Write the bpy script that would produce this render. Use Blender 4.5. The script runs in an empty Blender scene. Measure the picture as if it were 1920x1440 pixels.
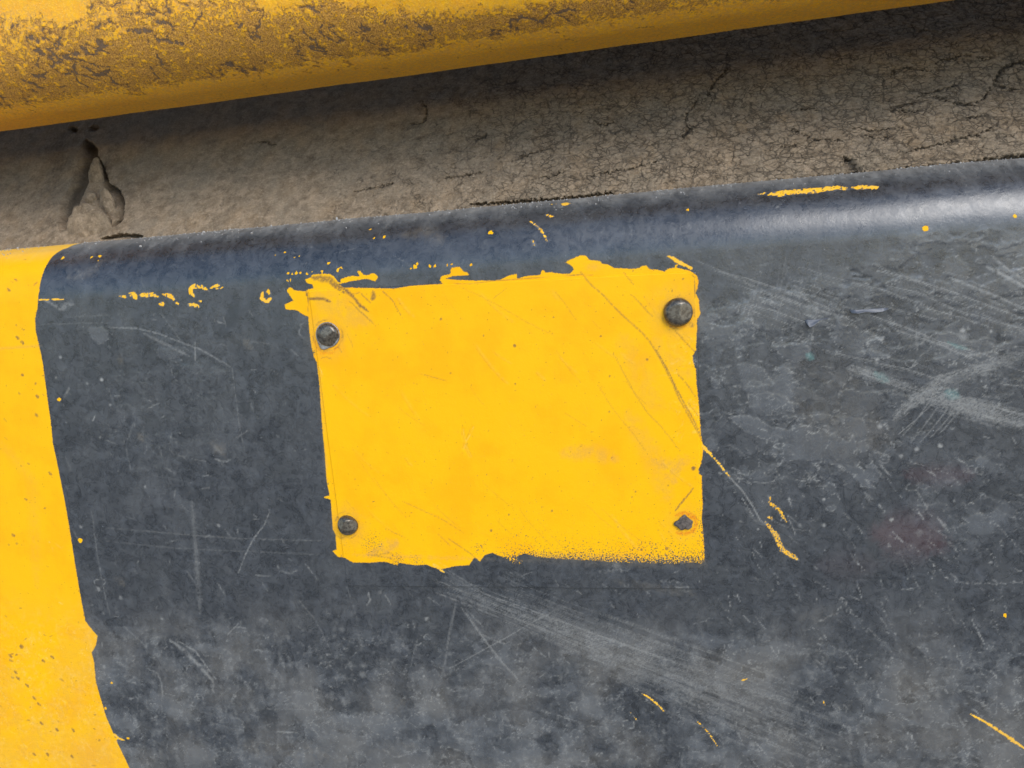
import bpy, math, random
import numpy as np
from mathutils import Matrix, Vector

random.seed(7)
C = bpy.context.scene.collection
MM = 0.001                                   # the numbers below are millimetres, the scene is metres

# ------------------------------------------------------------------ camera
F = 1380.0                                   # focal length in pixels of the 1920 px wide photograph
DIST = 226.0
def nrm(v): v = np.array(v, float); return v / np.linalg.norm(v)
EX = nrm((7294, -280, -F))                   # the panel's right, into-the-scene and up axes seen from the camera
dn = np.array((580, 8740, F), float); dn -= EX * dn.dot(EX); EZ = -nrm(dn)
EY = np.cross(EZ, EX)
M = np.column_stack((EX, EY, EZ))            # world -> camera (x right, y down, z forward)
CAM = -DIST * M[2]
cam_data = bpy.data.cameras.new("camera")
cam = bpy.data.objects.new("camera", cam_data); C.objects.link(cam)
rot = Matrix((tuple(M[0]), tuple(-M[1]), tuple(-M[2]))).transposed()
cam.matrix_world = Matrix.Translation(Vector(CAM * MM)) @ rot.to_4x4()
cam_data.sensor_width = 36; cam_data.lens = 36 * F / 1920
cam_data.clip_start = 0.005; cam_data.clip_end = 2000
cam_data.dof.use_dof = True; cam_data.dof.focus_distance = 0.222; cam_data.dof.aperture_fstop = 30
bpy.context.scene.camera = cam

# ------------------------------------------------------------------ sky, sun, exposure
SUN_EL, SUN_AZ = math.radians(37), math.radians(33)      # azimuth: degrees to the right of straight behind the camera
w = bpy.data.worlds.new("World"); bpy.context.scene.world = w; w.use_nodes = True
wn = w.node_tree; wn.nodes.clear()
sky = wn.nodes.new("ShaderNodeTexSky"); sky.sky_type = 'NISHITA'; sky.sun_disc = False
sky.sun_elevation = SUN_EL; sky.sun_rotation = math.pi - SUN_AZ
sky.dust_density = .5; sky.air_density = 1.0; sky.ozone_density = 1.6
bg = wn.nodes.new("ShaderNodeBackground"); bg.inputs[1].default_value = 0.15
wo = wn.nodes.new("ShaderNodeOutputWorld")
wn.links.new(sky.outputs[0], bg.inputs[0]); wn.links.new(bg.outputs[0], wo.inputs[0])
sd = bpy.data.lights.new("sun", 'SUN'); sd.energy = 1.15; sd.angle = math.radians(30); sd.color = (1, .97, .93)
so = bpy.data.objects.new("sun", sd); C.objects.link(so)
to_sun = Vector((math.sin(SUN_AZ) * math.cos(SUN_EL), -math.cos(SUN_AZ) * math.cos(SUN_EL), math.sin(SUN_EL)))
so.rotation_euler = to_sun.to_track_quat('Z', 'Y').to_euler(); so.location = to_sun * 3
vs = bpy.context.scene.view_settings
vs.view_transform = 'Standard'; vs.look = 'None'; vs.exposure = 0.92; vs.gamma = 1

# ------------------------------------------------------------------ numpy helpers
def project(P):
    q = (P - CAM) @ M.T
    return 960 + F * q[..., 0] / q[..., 2], 720 + F * q[..., 1] / q[..., 2]
_r = np.random.RandomState(3)
PERM = _r.permutation(256).astype(np.int64); PERM = np.concatenate((PERM, PERM))
GA = _r.rand(256) * 2 * np.pi; GX, GY = np.cos(GA).astype(np.float32), np.sin(GA).astype(np.float32)
RA, RC = _r.rand(256).astype(np.float32), _r.rand(256).astype(np.float32)
def _h(i, j, s): return PERM[(PERM[(i + s * 17) & 255] + j + s * 31) & 255]
def perlin(x, y, s=0):                       # about -1..1
    x = np.asarray(x, np.float32); y = np.asarray(y, np.float32)
    xi = np.floor(x).astype(np.int64); yi = np.floor(y).astype(np.int64)
    fx = (x - xi).astype(np.float32); fy = (y - yi).astype(np.float32)
    ux = fx * fx * fx * (fx * (fx * 6 - 15) + 10); uy = fy * fy * fy * (fy * (fy * 6 - 15) + 10)
    def g(i, j, dx, dy): h = _h(i, j, s); return GX[h] * dx + GY[h] * dy
    a = g(xi, yi, fx, fy); b = g(xi + 1, yi, fx - 1, fy); c = g(xi, yi + 1, fx, fy - 1); d = g(xi + 1, yi + 1, fx - 1, fy - 1)
    return (a + (b - a) * ux + (c - a) * uy + (a - b - c + d) * ux * uy) * 1.5
def fbm(x, y, o=4, s=0, gain=.5):
    t = 0; a = 1; n = 0
    for k in range(o):
        t = t + a * perlin(x * 2 ** k + 13.7 * k, y * 2 ** k - 7.1 * k, s + k); n += a; a *= gain
    return t / n
def worley(x, y, s=0):
    xi = np.floor(x).astype(np.int64); yi = np.floor(y).astype(np.int64)
    f1 = np.full(x.shape, 9., np.float32); f2 = f1.copy(); idc = np.zeros(x.shape, np.int64)
    for dx in (-1, 0, 1):
        for dy in (-1, 0, 1):
            h = _h(xi + dx, yi + dy, s)
            d = np.hypot(xi + dx + RA[h] - x, yi + dy + RC[h] - y).astype(np.float32)
            near = d < f1
            f2 = np.where(near, f1, np.minimum(f2, d)); idc = np.where(near, h, idc); f1 = np.where(near, d, f1)
    return f1, f2, idc
def sstep(a, b, x): t = np.clip((x - a) / (b - a), 0, 1); return t * t * (3 - 2 * t)

class Sheet:
    """a surface given by map(u, w) -> xyz in mm, sampled on a grid; fields are painted in its own coordinates"""
    def __init__(s, fmap, u, wv):
        s.map = fmap; s.u = np.asarray(u, np.float64); s.w = np.asarray(wv, np.float64)
        s.U, s.W = np.meshgrid(s.u, s.w); s.U = s.U.astype(np.float32); s.W = s.W.astype(np.float32); s.f = {}
    def field(s, n):
        if n not in s.f: s.f[n] = np.zeros(s.U.shape, np.float32)
        return s.f[n]
    def hit(s, px, py, u0=0., w0=0.):
        if py == 'lip': return s.hit(px, 478 - .0911 * px)[0], 18.
        return hit(s.map, px, py, getattr(s, 'guess', (u0, w0)))
    def box(s, a, b, c, d):
        i0, i1 = np.searchsorted(s.u, (a, b)); j0, j1 = np.searchsorted(s.w, (c, d))
        return (slice(j0, j1), slice(i0, i1)) if i1 > i0 and j1 > j0 else None
    def stroke(s, name, pts, wpx, val=1., mode='max', soft=.5, brk=0., bs=1.2, taper=.6, rough=0., seed=1):
        K = .164
        P = [s.hit(*p) for p in pts]; r = wpx * K / 2; m = r * 1.6 + rough * 2 + .3
        xs = [p[0] for p in P]; ys = [p[1] for p in P]
        sl = s.box(min(xs) - m, max(xs) + m, min(ys) - m, max(ys) + m)
        if sl is None: return
        x = s.U[sl]; y = s.W[sl]; X, Y = x, y
        if rough:
            x = x + rough * fbm(X / 1.1, Y / 1.1, 3, seed); y = y + rough * fbm(X / 1.1 + 50, Y / 1.1, 3, seed + 4)
        L = [0]
        for a, b in zip(P[:-1], P[1:]): L.append(L[-1] + math.hypot(b[0] - a[0], b[1] - a[1]))
        tot = max(L[-1], 1e-6); best = np.full(x.shape, 1e9, np.float32); tt = np.zeros(x.shape, np.float32)
        for k in range(len(P) - 1):
            (ax, ay), (bx, by) = P[k], P[k + 1]; dx, dy = bx - ax, by - ay; l2 = dx * dx + dy * dy + 1e-9
            t = np.clip(((x - ax) * dx + (y - ay) * dy) / l2, 0, 1)
            d = np.hypot(x - ax - t * dx, y - ay - t * dy); n = d < best
            best = np.where(n, d, best); tt = np.where(n, (L[k] + t * math.sqrt(l2)) / tot, tt)
        if len(P) == 1: best = np.hypot(x - P[0][0], y - P[0][1]); tt = tt + .5
        rr = r * np.maximum(1e-3, (1 - taper) + taper * np.sqrt(np.clip(4 * tt * (1 - tt), 0, 1)))
        v = 1 - sstep(rr * (1 - soft), rr * (1 + soft) + .05, best)
        if brk: v = v * sstep(-.5, .35, fbm(X / bs, Y / bs, 3, seed + 9) + (.5 - brk))
        f = s.field(name); v = v * val
        if mode == 'max': f[sl] = np.maximum(f[sl], v)
        elif mode == 'add': f[sl] += v
        elif mode == 'sub': f[sl] -= v
        elif mode == 'mul': f[sl] *= (1 - v)
    def dot(s, name, p, wpx, **k): s.stroke(name, [p], wpx, taper=0, **k)
    def sdf(s, pts, margin=6.):
        P = np.array([s.hit(*p) for p in pts]); a, b = P.min(0) - margin, P.max(0) + margin
        sl = s.box(a[0], b[0], a[1], b[1])
        if sl is None: return None, None
        x, y = s.U[sl], s.W[sl]; best = np.full(x.shape, 1e9, np.float32); ins = np.zeros(x.shape, bool)
        for k in range(len(P)):
            (ax, ay), (bx, by) = P[k], P[(k + 1) % len(P)]; dx, dy = bx - ax, by - ay
            t = np.clip(((x - ax) * dx + (y - ay) * dy) / (dx * dx + dy * dy + 1e-9), 0, 1)
            best = np.minimum(best, (x - ax - t * dx) ** 2 + (y - ay - t * dy) ** 2)
            if ay != by: ins ^= ((ay > y) != (by > y)) & (x < ax + dx * (y - ay) / dy)
        return sl, np.where(ins, 1, -1) * np.sqrt(best)
    def poly(s, name, pts, val=1., mode='max', edge=.12, rough=0., brk=0., seed=5):
        sl, d = s.sdf(pts, 2.5)
        if sl is None: return
        if rough: d = d + rough * fbm(s.U[sl] / 1.3, s.W[sl] / 1.3, 4, seed, .6)
        v = sstep(-edge, edge, d) * val
        if brk: v = v * sstep(-.4, .4, fbm(s.U[sl] / 2, s.W[sl] / 2, 4, seed + 2) + .5 - brk)
        f = s.field(name)
        if mode == 'max': f[sl] = np.maximum(f[sl], v)
        elif mode == 'add': f[sl] += v
        elif mode == 'mul': f[sl] *= (1 - v)

def hit(fmap, px, py, guess=(0., 0.)):
    u, v = guess
    for _ in range(14):
        e = .01
        A = np.array([fmap(u, v), fmap(u + e, v), fmap(u, v + e)], float); qx, qy = project(A)
        J = np.array([[(qx[1] - qx[0]) / e, (qx[2] - qx[0]) / e], [(qy[1] - qy[0]) / e, (qy[2] - qy[0]) / e]])
        try: du = np.linalg.solve(J, (px - qx[0], py - qy[0]))
        except Exception: break
        n = np.hypot(*du)
        if n > 30: du = du * 30 / n
        u += du[0]; v += du[1]
        if n < 1e-3: break
    return float(u), float(v)

def spaced(a, b, step, ext_a, ext_b):        # fine steps from a to b, growing steps out to the extensions
    out = list(np.arange(a, b, step)); s = step; x = a; pre = []
    while x > ext_a: s *= 1.35; x -= s; pre.append(x)
    s = step; x = out[-1]
    while x < ext_b: s *= 1.35; x += s; out.append(x)
    return np.array(pre[::-1] + out)

def link(name, me, mat=None, parent=None, loc=None):
    o = bpy.data.objects.new(name, me); C.objects.link(o)
    if mat: me.materials.append(mat)
    if parent: o.parent = parent
    if loc is not None: o.location = loc
    return o
def tag(o, label=None, cat=None, group=None, kind=None):
    for k, v in (('label', label), ('category', cat), ('group', group), ('kind', kind)):
        if v: o[k] = v
    return o
def grid_object(name, S, P, mat, attrs, parent=None, flip=False):
    ny, nx = S.U.shape
    me = bpy.data.meshes.new(name); co = (P * MM).astype(np.float32).reshape(-1, 3)
    i = np.arange(ny * nx).reshape(ny, nx)
    q = np.stack((i[:-1, :-1], i[:-1, 1:], i[1:, 1:], i[1:, :-1]), -1).reshape(-1, 4)
    if flip: q = q[:, ::-1]
    nf = len(q)
    me.vertices.add(len(co)); me.vertices.foreach_set("co", co.ravel())
    me.loops.add(nf * 4); me.loops.foreach_set("vertex_index", q.ravel().astype(np.int32))
    me.polygons.add(nf); me.polygons.foreach_set("loop_start", np.arange(nf, dtype=np.int32) * 4)
    me.polygons.foreach_set("use_smooth", np.ones(nf, bool))
    me.update(calc_edges=True)
    for a in attrs:
        at = me.attributes.new(a, 'FLOAT', 'POINT'); at.data.foreach_set("value", S.field(a).astype(np.float32).ravel())
    return link(name, me, mat, parent)

# ------------------------------------------------------------------ shader helpers
class N:
    def __init__(s, name):
        s.m = bpy.data.materials.new(name); s.m.use_nodes = True; s.t = s.m.node_tree; s.t.nodes.clear()
        s.out = s.t.nodes.new("ShaderNodeOutputMaterial"); s.b = s.t.nodes.new("ShaderNodeBsdfPrincipled")
        s.t.links.new(s.b.outputs[0], s.out.inputs[0]); s.tc = s.t.nodes.new("ShaderNodeTexCoord")
    def _in(s, sock, v):
        if hasattr(v, 'node'): s.t.links.new(v, sock)
        elif v is not None:
            sock.default_value = (*v, 1) if isinstance(v, tuple) and len(v) == 3 and sock.type == 'RGBA' else v
    def attr(s, n):
        a = s.t.nodes.new("ShaderNodeAttribute"); a.attribute_name = n; return a.outputs['Fac']
    def noise(s, size, detail=3, rough=.55, dist=0., vec=None, stretch=None, w=0):
        n = s.t.nodes.new("ShaderNodeTexNoise"); n.inputs['Scale'].default_value = 1 / (size * MM)
        n.inputs['Detail'].default_value = detail; n.inputs['Roughness'].default_value = rough; n.inputs['Distortion'].default_value = dist
        v = vec or s.tc.outputs['Object']
        mp = s.t.nodes.new("ShaderNodeMapping"); s.t.links.new(v, mp.inputs[0]); mp.inputs['Location'].default_value = (w * .37, w * .11, w * .23)
        if stretch: mp.inputs['Rotation'].default_value = (0, stretch[0], 0); mp.inputs['Scale'].default_value = (stretch[1], 1, stretch[2])
        s.t.links.new(mp.outputs[0], n.inputs['Vector']); return n.outputs['Fac']
    def vor(s, size, feature='F1', w=0):
        n = s.t.nodes.new("ShaderNodeTexVoronoi"); n.feature = feature; n.inputs['Scale'].default_value = 1 / (size * MM)
        mp = s.t.nodes.new("ShaderNodeMapping"); s.t.links.new(s.tc.outputs['Object'], mp.inputs[0]); mp.inputs['Location'].default_value = (w * .37, w * .11, w * .23)
        s.t.links.new(mp.outputs[0], n.inputs['Vector']); return n.outputs['Distance']
    def vedge(s, size, warp, w=0):
        n = s.t.nodes.new("ShaderNodeTexVoronoi"); n.feature = 'DISTANCE_TO_EDGE'; n.inputs['Scale'].default_value = 1 / (size * MM)
        no = s.t.nodes.new("ShaderNodeTexNoise"); no.inputs['Scale'].default_value = 1 / (size * .8 * MM); no.inputs['Detail'].default_value = 4
        s.t.links.new(s.tc.outputs['Object'], no.inputs['Vector'])
        v = s.t.nodes.new("ShaderNodeVectorMath"); v.operation = 'MULTIPLY_ADD'; s.t.links.new(no.outputs['Color'], v.inputs[0]); v.inputs[1].default_value = (warp * MM,) * 3
        mp = s.t.nodes.new("ShaderNodeMapping"); mp.inputs['Rotation'].default_value = (0, -.5, 0); mp.inputs['Scale'].default_value = (.8, .5, 1.3); s.t.links.new(s.tc.outputs['Object'], mp.inputs[0])
        s.t.links.new(mp.outputs[0], v.inputs[2]); s.t.links.new(v.outputs[0], n.inputs['Vector']); return n.outputs['Distance']
    def math(s, op, a, b=None, c=None, clamp=False):
        n = s.t.nodes.new("ShaderNodeMath"); n.operation = op; n.use_clamp = clamp
        for k, v in enumerate((a, b, c)):
            if v is not None: s._in(n.inputs[k], v)
        return n.outputs[0]
    def step(s, x, a, b, lo=0., hi=1.):
        n = s.t.nodes.new("ShaderNodeMapRange"); n.interpolation_type = 'SMOOTHSTEP'
        s._in(n.inputs[0], x)
        for k, v in ((1, a), (2, b), (3, lo), (4, hi)): s._in(n.inputs[k], v)
        return n.outputs[0]
    def mix(s, f, a, b):
        n = s.t.nodes.new("ShaderNodeMix"); n.data_type = 'RGBA'; n.clamp_factor = True
        s._in(n.inputs[0], f); s._in(n.inputs[6], a); s._in(n.inputs[7], b); return n.outputs[2]
    def fmix(s, f, a, b):
        n = s.t.nodes.new("ShaderNodeMix"); n.data_type = 'FLOAT'; n.clamp_factor = True
        s._in(n.inputs[0], f); s._in(n.inputs[2], a); s._in(n.inputs[3], b); return n.outputs[0]
    def bump(s, h, dist, strength=1., prev=None):
        n = s.t.nodes.new("ShaderNodeBump"); n.inputs['Distance'].default_value = dist * MM; n.inputs['Strength'].default_value = strength
        s._in(n.inputs['Height'], h)
        if prev: s.t.links.new(prev, n.inputs['Normal'])
        return n.outputs[0]
    def done(s, col, rough, normal=None, metal=None, spec=None):
        s._in(s.b.inputs['Base Color'], col); s._in(s.b.inputs['Roughness'], rough)
        if normal: s.t.links.new(normal, s.b.inputs['Normal'])
        if metal is not None: s._in(s.b.inputs['Metallic'], metal)
        if spec is not None: s._in(s.b.inputs['Specular IOR Level'], spec)
        return s.m

def paint_material():
    n = N("painted_steel")
    yel, dust, brown, grime, speck, film, rust, tint = [n.attr(a) for a in ('yel', 'dust', 'brown', 'grime', 'speck', 'film', 'rust', 'tint')]
    fine = n.noise(.42, 3, .65); micro = n.noise(.16, 2, .6, w=3); mid = n.noise(3.4, 8, .74, 1.2, w=5); big = n.noise(14, 5, .6, w=9)
    blot = n.noise(5.5, 6, .68, .6, w=2)
    # where the yellow coat shows
    d = n.math('ADD', yel, n.math('MULTIPLY', n.math('SUBTRACT', fine, .5), .75)); d = n.math('ADD', d, n.math('MULTIPLY', n.math('SUBTRACT', micro, .5), .4))
    ym = n.step(d, -.03, .03)
    sp = n.step(n.math('ADD', n.math('MULTIPLY', n.math('SUBTRACT', n.noise(.42, 2, .6, w=7), .5), 2.6), n.math('SUBTRACT', speck, .62)), -.05, .05)
    ym = n.math('MULTIPLY', ym, n.math('SUBTRACT', 1., sp))
    # black coat, worn and dusty
    blk = n.mix(n.step(mid, .36, .66), (.0115, .0135, .016), (.042, .044, .047))
    blk = n.mix(n.step(blot, .50, .74, 0, .5), blk, (.082, .088, .097))
    blk = n.mix(n.step(big, .45, .68, 0, .30), blk, (.070, .070, .066))
    blk = n.mix(n.math('MULTIPLY', n.step(micro, .54, .70), n.step(film, 0., .6, .42, .12)), blk, (.14, .15, .165)); blk = n.mix(n.step(n.noise(.3, 3, .7, w=41), .46, .30, 0, .6), blk, (.012, .014, .018))
    blk = n.mix(n.math('MULTIPLY', n.step(n.noise(.8, 4, .75, w=13), .61, .73), n.step(film, 0., .6, .5, .15)), blk, (.17, .175, .18))
    fl1 = n.step(n.math('ADD', n.vor(1.7, w=50), n.math('MULTIPLY', n.noise(.5, 2, w=51), .16)), .11, .15, 1., 0.); fl2 = n.step(n.math('ADD', n.vor(4.1, w=52), n.math('MULTIPLY', n.noise(.4, 3, .7, w=53), .14)), .08, .115, 1., 0.)
    flk = n.math('MULTIPLY', n.math('MAXIMUM', n.math('MULTIPLY', fl1, .6), fl2), n.step(n.noise(6, 5, .7, w=54), .42, .62)); blk = n.mix(n.math('MULTIPLY', flk, .8), blk, (.36, .36, .36))
    blk = n.mix(n.math('MULTIPLY', film, .6), blk, n.mix(fine, (.078, .081, .083), (.132, .134, .134))); blk = n.mix(n.math('MULTIPLY', film, -.6), blk, (.022, .024, .026))
    blk = n.mix(n.math('MULTIPLY', brown, .8), blk, n.mix(n.noise(.9, 5, .7, w=43), (.060, .048, .036), (.21, .18, .135)))
    tn = n.step(tint, 0., 1.); blk = n.mix(n.math('MULTIPLY', n.math('MULTIPLY', tint, -1.), n.step(fine, .35, .6, .5, 1.)), blk, (.10, .22, .20))
    blk = n.mix(n.math('MULTIPLY', tn, .5), blk, (.14, .055, .055))
    dd = n.math('MULTIPLY', dust, n.step(n.math('ADD', n.noise(.33, 4, .75, w=17), n.math('MULTIPLY', dust, .25)), .42, .64, .15, 1.))
    blk = n.mix(n.math('MULTIPLY', dd, .9), blk, n.mix(mid, (.27, .265, .255), (.40, .37, .31)))
    # yellow coat
    ye = n.mix(n.step(big, .42, .68), (.84, .425, .001), (.83, .385, .001))
    ye = n.mix(n.step(n.noise(9, 5, .65, w=21), .50, .8, 0, .22), ye, (.76, .36, .008))
    ye = n.mix(n.math('MULTIPLY', n.step(n.noise(.5, 4, .7, w=23), .60, .78), .25), ye, (.55, .27, .03))
    spots = n.step(n.vor(2.6, w=4), .05, .09, 1., 0.)
    ye = n.mix(n.math('MULTIPLY', spots, .55), ye, (.22, .11, .02))
    ye = n.mix(n.math('MULTIPLY', brown, n.step(fine, .3, .6, .35, .9)), ye, (.58, .29, .06))
    ye = n.mix(n.math('MULTIPLY', rust, n.step(fine, .35, .6, .3, 1.)), ye, (.62, .12, .01))
    ye = n.mix(n.math('MULTIPLY', dust, .6), ye, (.78, .56, .20))
    ye = n.mix(n.math('MULTIPLY', grime, n.step(n.noise(.3, 2, .6, w=29), .3, .55, .55, 1.)), ye, n.mix(fine, (.055, .032, .022), (.18, .10, .06)))
    ye = n.mix(n.math('MULTIPLY', n.step(d, .02, .28, .75, 0.), n.step(n.noise(1.2, 3, .7, w=45), .35, .6)), ye, (.36, .19, .04))
    col = n.mix(ym, blk, ye)
    rb = n.fmix(n.step(mid, .3, .7), .22, .38)
    rb = n.math('ADD', rb, n.math('MULTIPLY', dd, .3)); rb = n.math('SUBTRACT', rb, n.math('MULTIPLY', film, .06))
    rgh = n.fmix(ym, rb, n.fmix(n.step(mid, .3, .7), .42, .58))
    nb = n.bump(n.noise(3.0, 3, .5, w=31), .05, .5)
    nb = n.bump(n.noise(.7, 4, .7, w=33), .05, .9, nb)
    nb = n.bump(ym, .045, .9, nb)
    nb = n.bump(dd, .02, .6, nb)
    return n.done(col, rgh, nb, spec=n.fmix(ym, .68, .16))

def beam_material():
    n = N("rusty_yellow_paint")
    rust, clean = n.attr('rust'), n.attr('clean')
    fine = n.noise(.35, 4, .7, w=2); g = n.noise(.9, 5, .72, .7, w=3); mid = n.noise(3.2, 5, .65, w=4)
    rn = n.math('ADD', rust, n.math('MULTIPLY', n.math('SUBTRACT', g, .5), 1.15))
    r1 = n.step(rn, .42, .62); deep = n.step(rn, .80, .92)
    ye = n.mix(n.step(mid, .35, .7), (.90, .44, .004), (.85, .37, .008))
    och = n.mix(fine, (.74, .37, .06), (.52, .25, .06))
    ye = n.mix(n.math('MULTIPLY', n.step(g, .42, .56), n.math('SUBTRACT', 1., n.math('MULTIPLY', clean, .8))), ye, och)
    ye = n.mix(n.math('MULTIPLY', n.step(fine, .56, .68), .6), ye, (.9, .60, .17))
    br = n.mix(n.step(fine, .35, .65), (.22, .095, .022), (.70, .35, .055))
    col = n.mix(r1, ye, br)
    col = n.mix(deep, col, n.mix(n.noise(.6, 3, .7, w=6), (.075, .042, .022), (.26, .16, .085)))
    h = n.math('SUBTRACT', n.math('MULTIPLY', fine, .7), n.math('MULTIPLY', r1, .5)); h = n.math('SUBTRACT', h, n.math('MULTIPLY', deep, .6))
    nb = n.bump(h, .30, 1.); nb = n.bump(n.noise(.45, 4, .75, w=8), .16, 1., nb)
    return n.done(col, n.fmix(r1, .45, .6), nb, spec=.28)

def dirt_material():
    n = N("caked_dirt")
    warm, crack_shade = n.attr('warm'), n.attr('crack_shade')
    cz = n.attr('craze'); e1 = n.vedge(2.3, 1.3, w=3); e2 = n.vedge(5.2, 2.6, w=6)
    ck = n.math('MAXIMUM', n.step(e1, .02, .075, 1., 0.), n.step(e2, .012, .04, 1., 0.)); ck = n.math('MULTIPLY', ck, n.step(n.math('ADD', cz, n.math('MULTIPLY', n.math('SUBTRACT', n.noise(5, 5, .7, w=12), .5), 3.2)), .35, .95))
    a = n.noise(4, 6, .68, .5, w=1); b = n.noise(.7, 4, .7, w=2); c = n.noise(16, 4, .6, w=5)
    col = n.mix(n.step(a, .33, .68), (.145, .105, .066), (.29, .215, .14))
    col = n.mix(n.step(c, .4, .65, 0, .5), col, (.20, .16, .112))
    col = n.mix(n.math('MULTIPLY', warm, .6), col, (.30, .19, .095))
    col = n.mix(n.step(b, .52, .70, 0, .5), col, (.40, .315, .215))
    col = n.mix(n.step(b, .47, .30, 0, .6), col, (.08, .06, .042))
    col = n.mix(n.math('MULTIPLY', crack_shade, .8), col, (.035, .03, .026)); col = n.mix(n.math('MULTIPLY', ck, .6), col, (.045, .035, .025))  # recess shade of the cracks and hollow painted as dark colour
    nb = n.bump(n.math('SUBTRACT', n.noise(1.1, 5, .7, .4, w=9), n.math('MULTIPLY', ck, .7)), .45, .9); nb = n.bump(n.noise(.3, 3, .7, w=8), .10, .8, nb)
    return n.done(col, .95, nb, spec=.15)

def steel_material(name, base, light, rg, metal):
    n = N(name); a = n.noise(1.0, 5, .7, w=1); b = n.noise(.25, 3, .7, w=2)
    col = n.mix(n.step(a, .35, .65), base, light)
    col = n.mix(n.step(b, .55, .72, 0, .5), col, (.30, .25, .17))
    return n.done(col, n.step(a, .3, .7, rg - .12, rg + .06), n.bump(b, .015, .6, n.bump(a, .05, .5)), metal=metal)
PAINT = paint_material(); BEAM = beam_material(); DIRT = dirt_material()
RIVET = steel_material("worn_dark_steel", (.060, .050, .040), (.15, .13, .10), .32, .55)
STUB = steel_material("sheared_steel", (.04, .032, .028), (.14, .11, .09), .6, .3)
RIM = steel_material("bright_rim_steel", (.22, .20, .18), (.42, .40, .38), .36, .6)

# ------------------------------------------------------------------ profiles fitted to the straight edges
R = 20.0                                     # radius of the panel's folded top edge
RB, YB = 21.0, -14.0                          # radius and face of the yellow beam
def panel_h(wv):
    wv = np.asarray(wv, np.float64); a = np.clip((wv + R) / R, 0, math.pi / 2)
    over = np.maximum(wv + R - R * math.pi / 2, 0)
    return np.where(wv < -R, wv, -R + R * np.sin(a)), R * (1 - np.cos(a)) + over
def beam_h(wv):
    wv = np.asarray(wv, np.float64); a = np.clip((RB - wv) / RB, 0, math.pi / 2)
    over = np.maximum(RB - RB * math.pi / 2 - wv, 0)
    return np.where(wv > RB, wv, RB - RB * np.sin(a)), YB + RB * (1 - np.cos(a)) + over
def fit_edge(prof, x, y, top):               # z offset at image column x so that the silhouette lies on row y
    ws = np.linspace(-R, R * .6, 200) if top else np.linspace(-RB * .6, RB, 200)
    h, yy = prof(ws); z = 0.; u = 0.
    for _ in range(12):
        P = np.stack((np.full(200, u), yy, h + z), -1); qx, qy = project(P)
        k = np.argmin(qy) if top else np.argmax(qy)
        uu, zz = hit(lambda a, b: np.array((a, yy[k], b), float), x, y, (u, h[k] + z)); u = uu; z = zz - h[k]
    return u, z
def line(p, q): b = (q[1] - p[1]) / (q[0] - p[0]); return p[1] - b * p[0], b
PA, PB = line(fit_edge(panel_h, 200, 452, True), fit_edge(panel_h, 1800, 306, True))
BA, BB = line(fit_edge(beam_h, 100, 215, False), fit_edge(beam_h, 1600, 4, False))
YS = 21.0
def panel_map(u, wv):
    h, y = panel_h(wv); return np.stack(np.broadcast_arrays(u, y, h + PA + PB * u), -1)
def beam_map(u, wv):
    h, y = beam_h(wv); return np.stack(np.broadcast_arrays(u, y, h + BA + BB * u), -1)
def strip_map(u, wv):
    return np.stack(np.broadcast_arrays(u, YS + np.where(wv > 0, .85, .2) * wv + 0 * u, wv + PA + PB * u), -1)
def flat_hit(px, py, y=0.): return hit(lambda a, b: np.array((a, y, b), float), px, py)

YELLOW_PATCH = [(537,545),(542,538),(548,540),(551,544),(572,546),(576,543),(588,540),(586,534),(574,530),(572,524),(583,520),(584,515),(607,513),(621,514),(628,520),(634,528),(639,530),(639,523),(647,520),(660,517),(674,518),(670,509),(675,507),(682,515),(689,516),(698,512),(705,514),(709,520),(704,528),(689,523),(666,526),(644,531),(635,533),(645,539),(704,540),(739,541),(768,536),(780,535),(831,532),(824,526),(828,517),(844,514),(846,502),(862,500),(870,509),(878,511),(881,516),(850,518),(836,522),(850,524),(891,526),(926,526),(940,524),(952,517),(969,513),(970,522),(984,518),(1013,515),(1016,507),(1021,507),(1023,511),(1034,510),(1050,513),(1069,513),(1076,505),(1070,497),(1059,492),(1066,488),(1078,483),(1089,478),(1100,480),(1105,487),(1124,489),(1129,494),(1140,496),(1152,502),(1181,504),(1196,503),(1205,498),(1212,498),(1218,504),(1240,507),(1245,510),(1251,504),(1269,501),(1277,504),(1292,507),(1301,512),(1307,517),(1310,527),(1308,542),(1304,549),(1311,562),(1311,575),(1314,588),(1307,600),(1307,615),(1306,640),(1305,656),(1299,667),(1300,681),(1305,693),(1306,716),(1311,764),(1314,812),(1317,830),(1318,850),(1315,869),(1310,880),(1311,888),(1316,892),(1317,930),(1318,944),(1316,973),(1319,1002),(1321,1031),(1321,1053),(1315,1058),(1301,1054),(1265,1058),(1221,1056),(1163,1055),(1119,1052),(1090,1050),(1041,1047),(1005,1044),(983,1038),(968,1044),(980,1053),(976,1058),(961,1057),(950,1048),(932,1041),(923,1037),(909,1041),(900,1054),(890,1045),(880,1060),(852,1062),(830,1067),(814,1065),(799,1059),(779,1060),(748,1055),(745,1060),(720,1053),(698,1055),(662,1055),(646,1046),(633,1044),(623,1033),(631,1030),(629,1002),(624,993),(622,966),(620,937),(607,933),(608,931),(618,929),(612,900),(609,850),(604,800),(599,720),(594,680),(588,668),(584,650),(580,620),(578,594),(570,591),(556,582),(535,580),(533,571),(546,565),(550,564),(542,553)]
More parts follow.
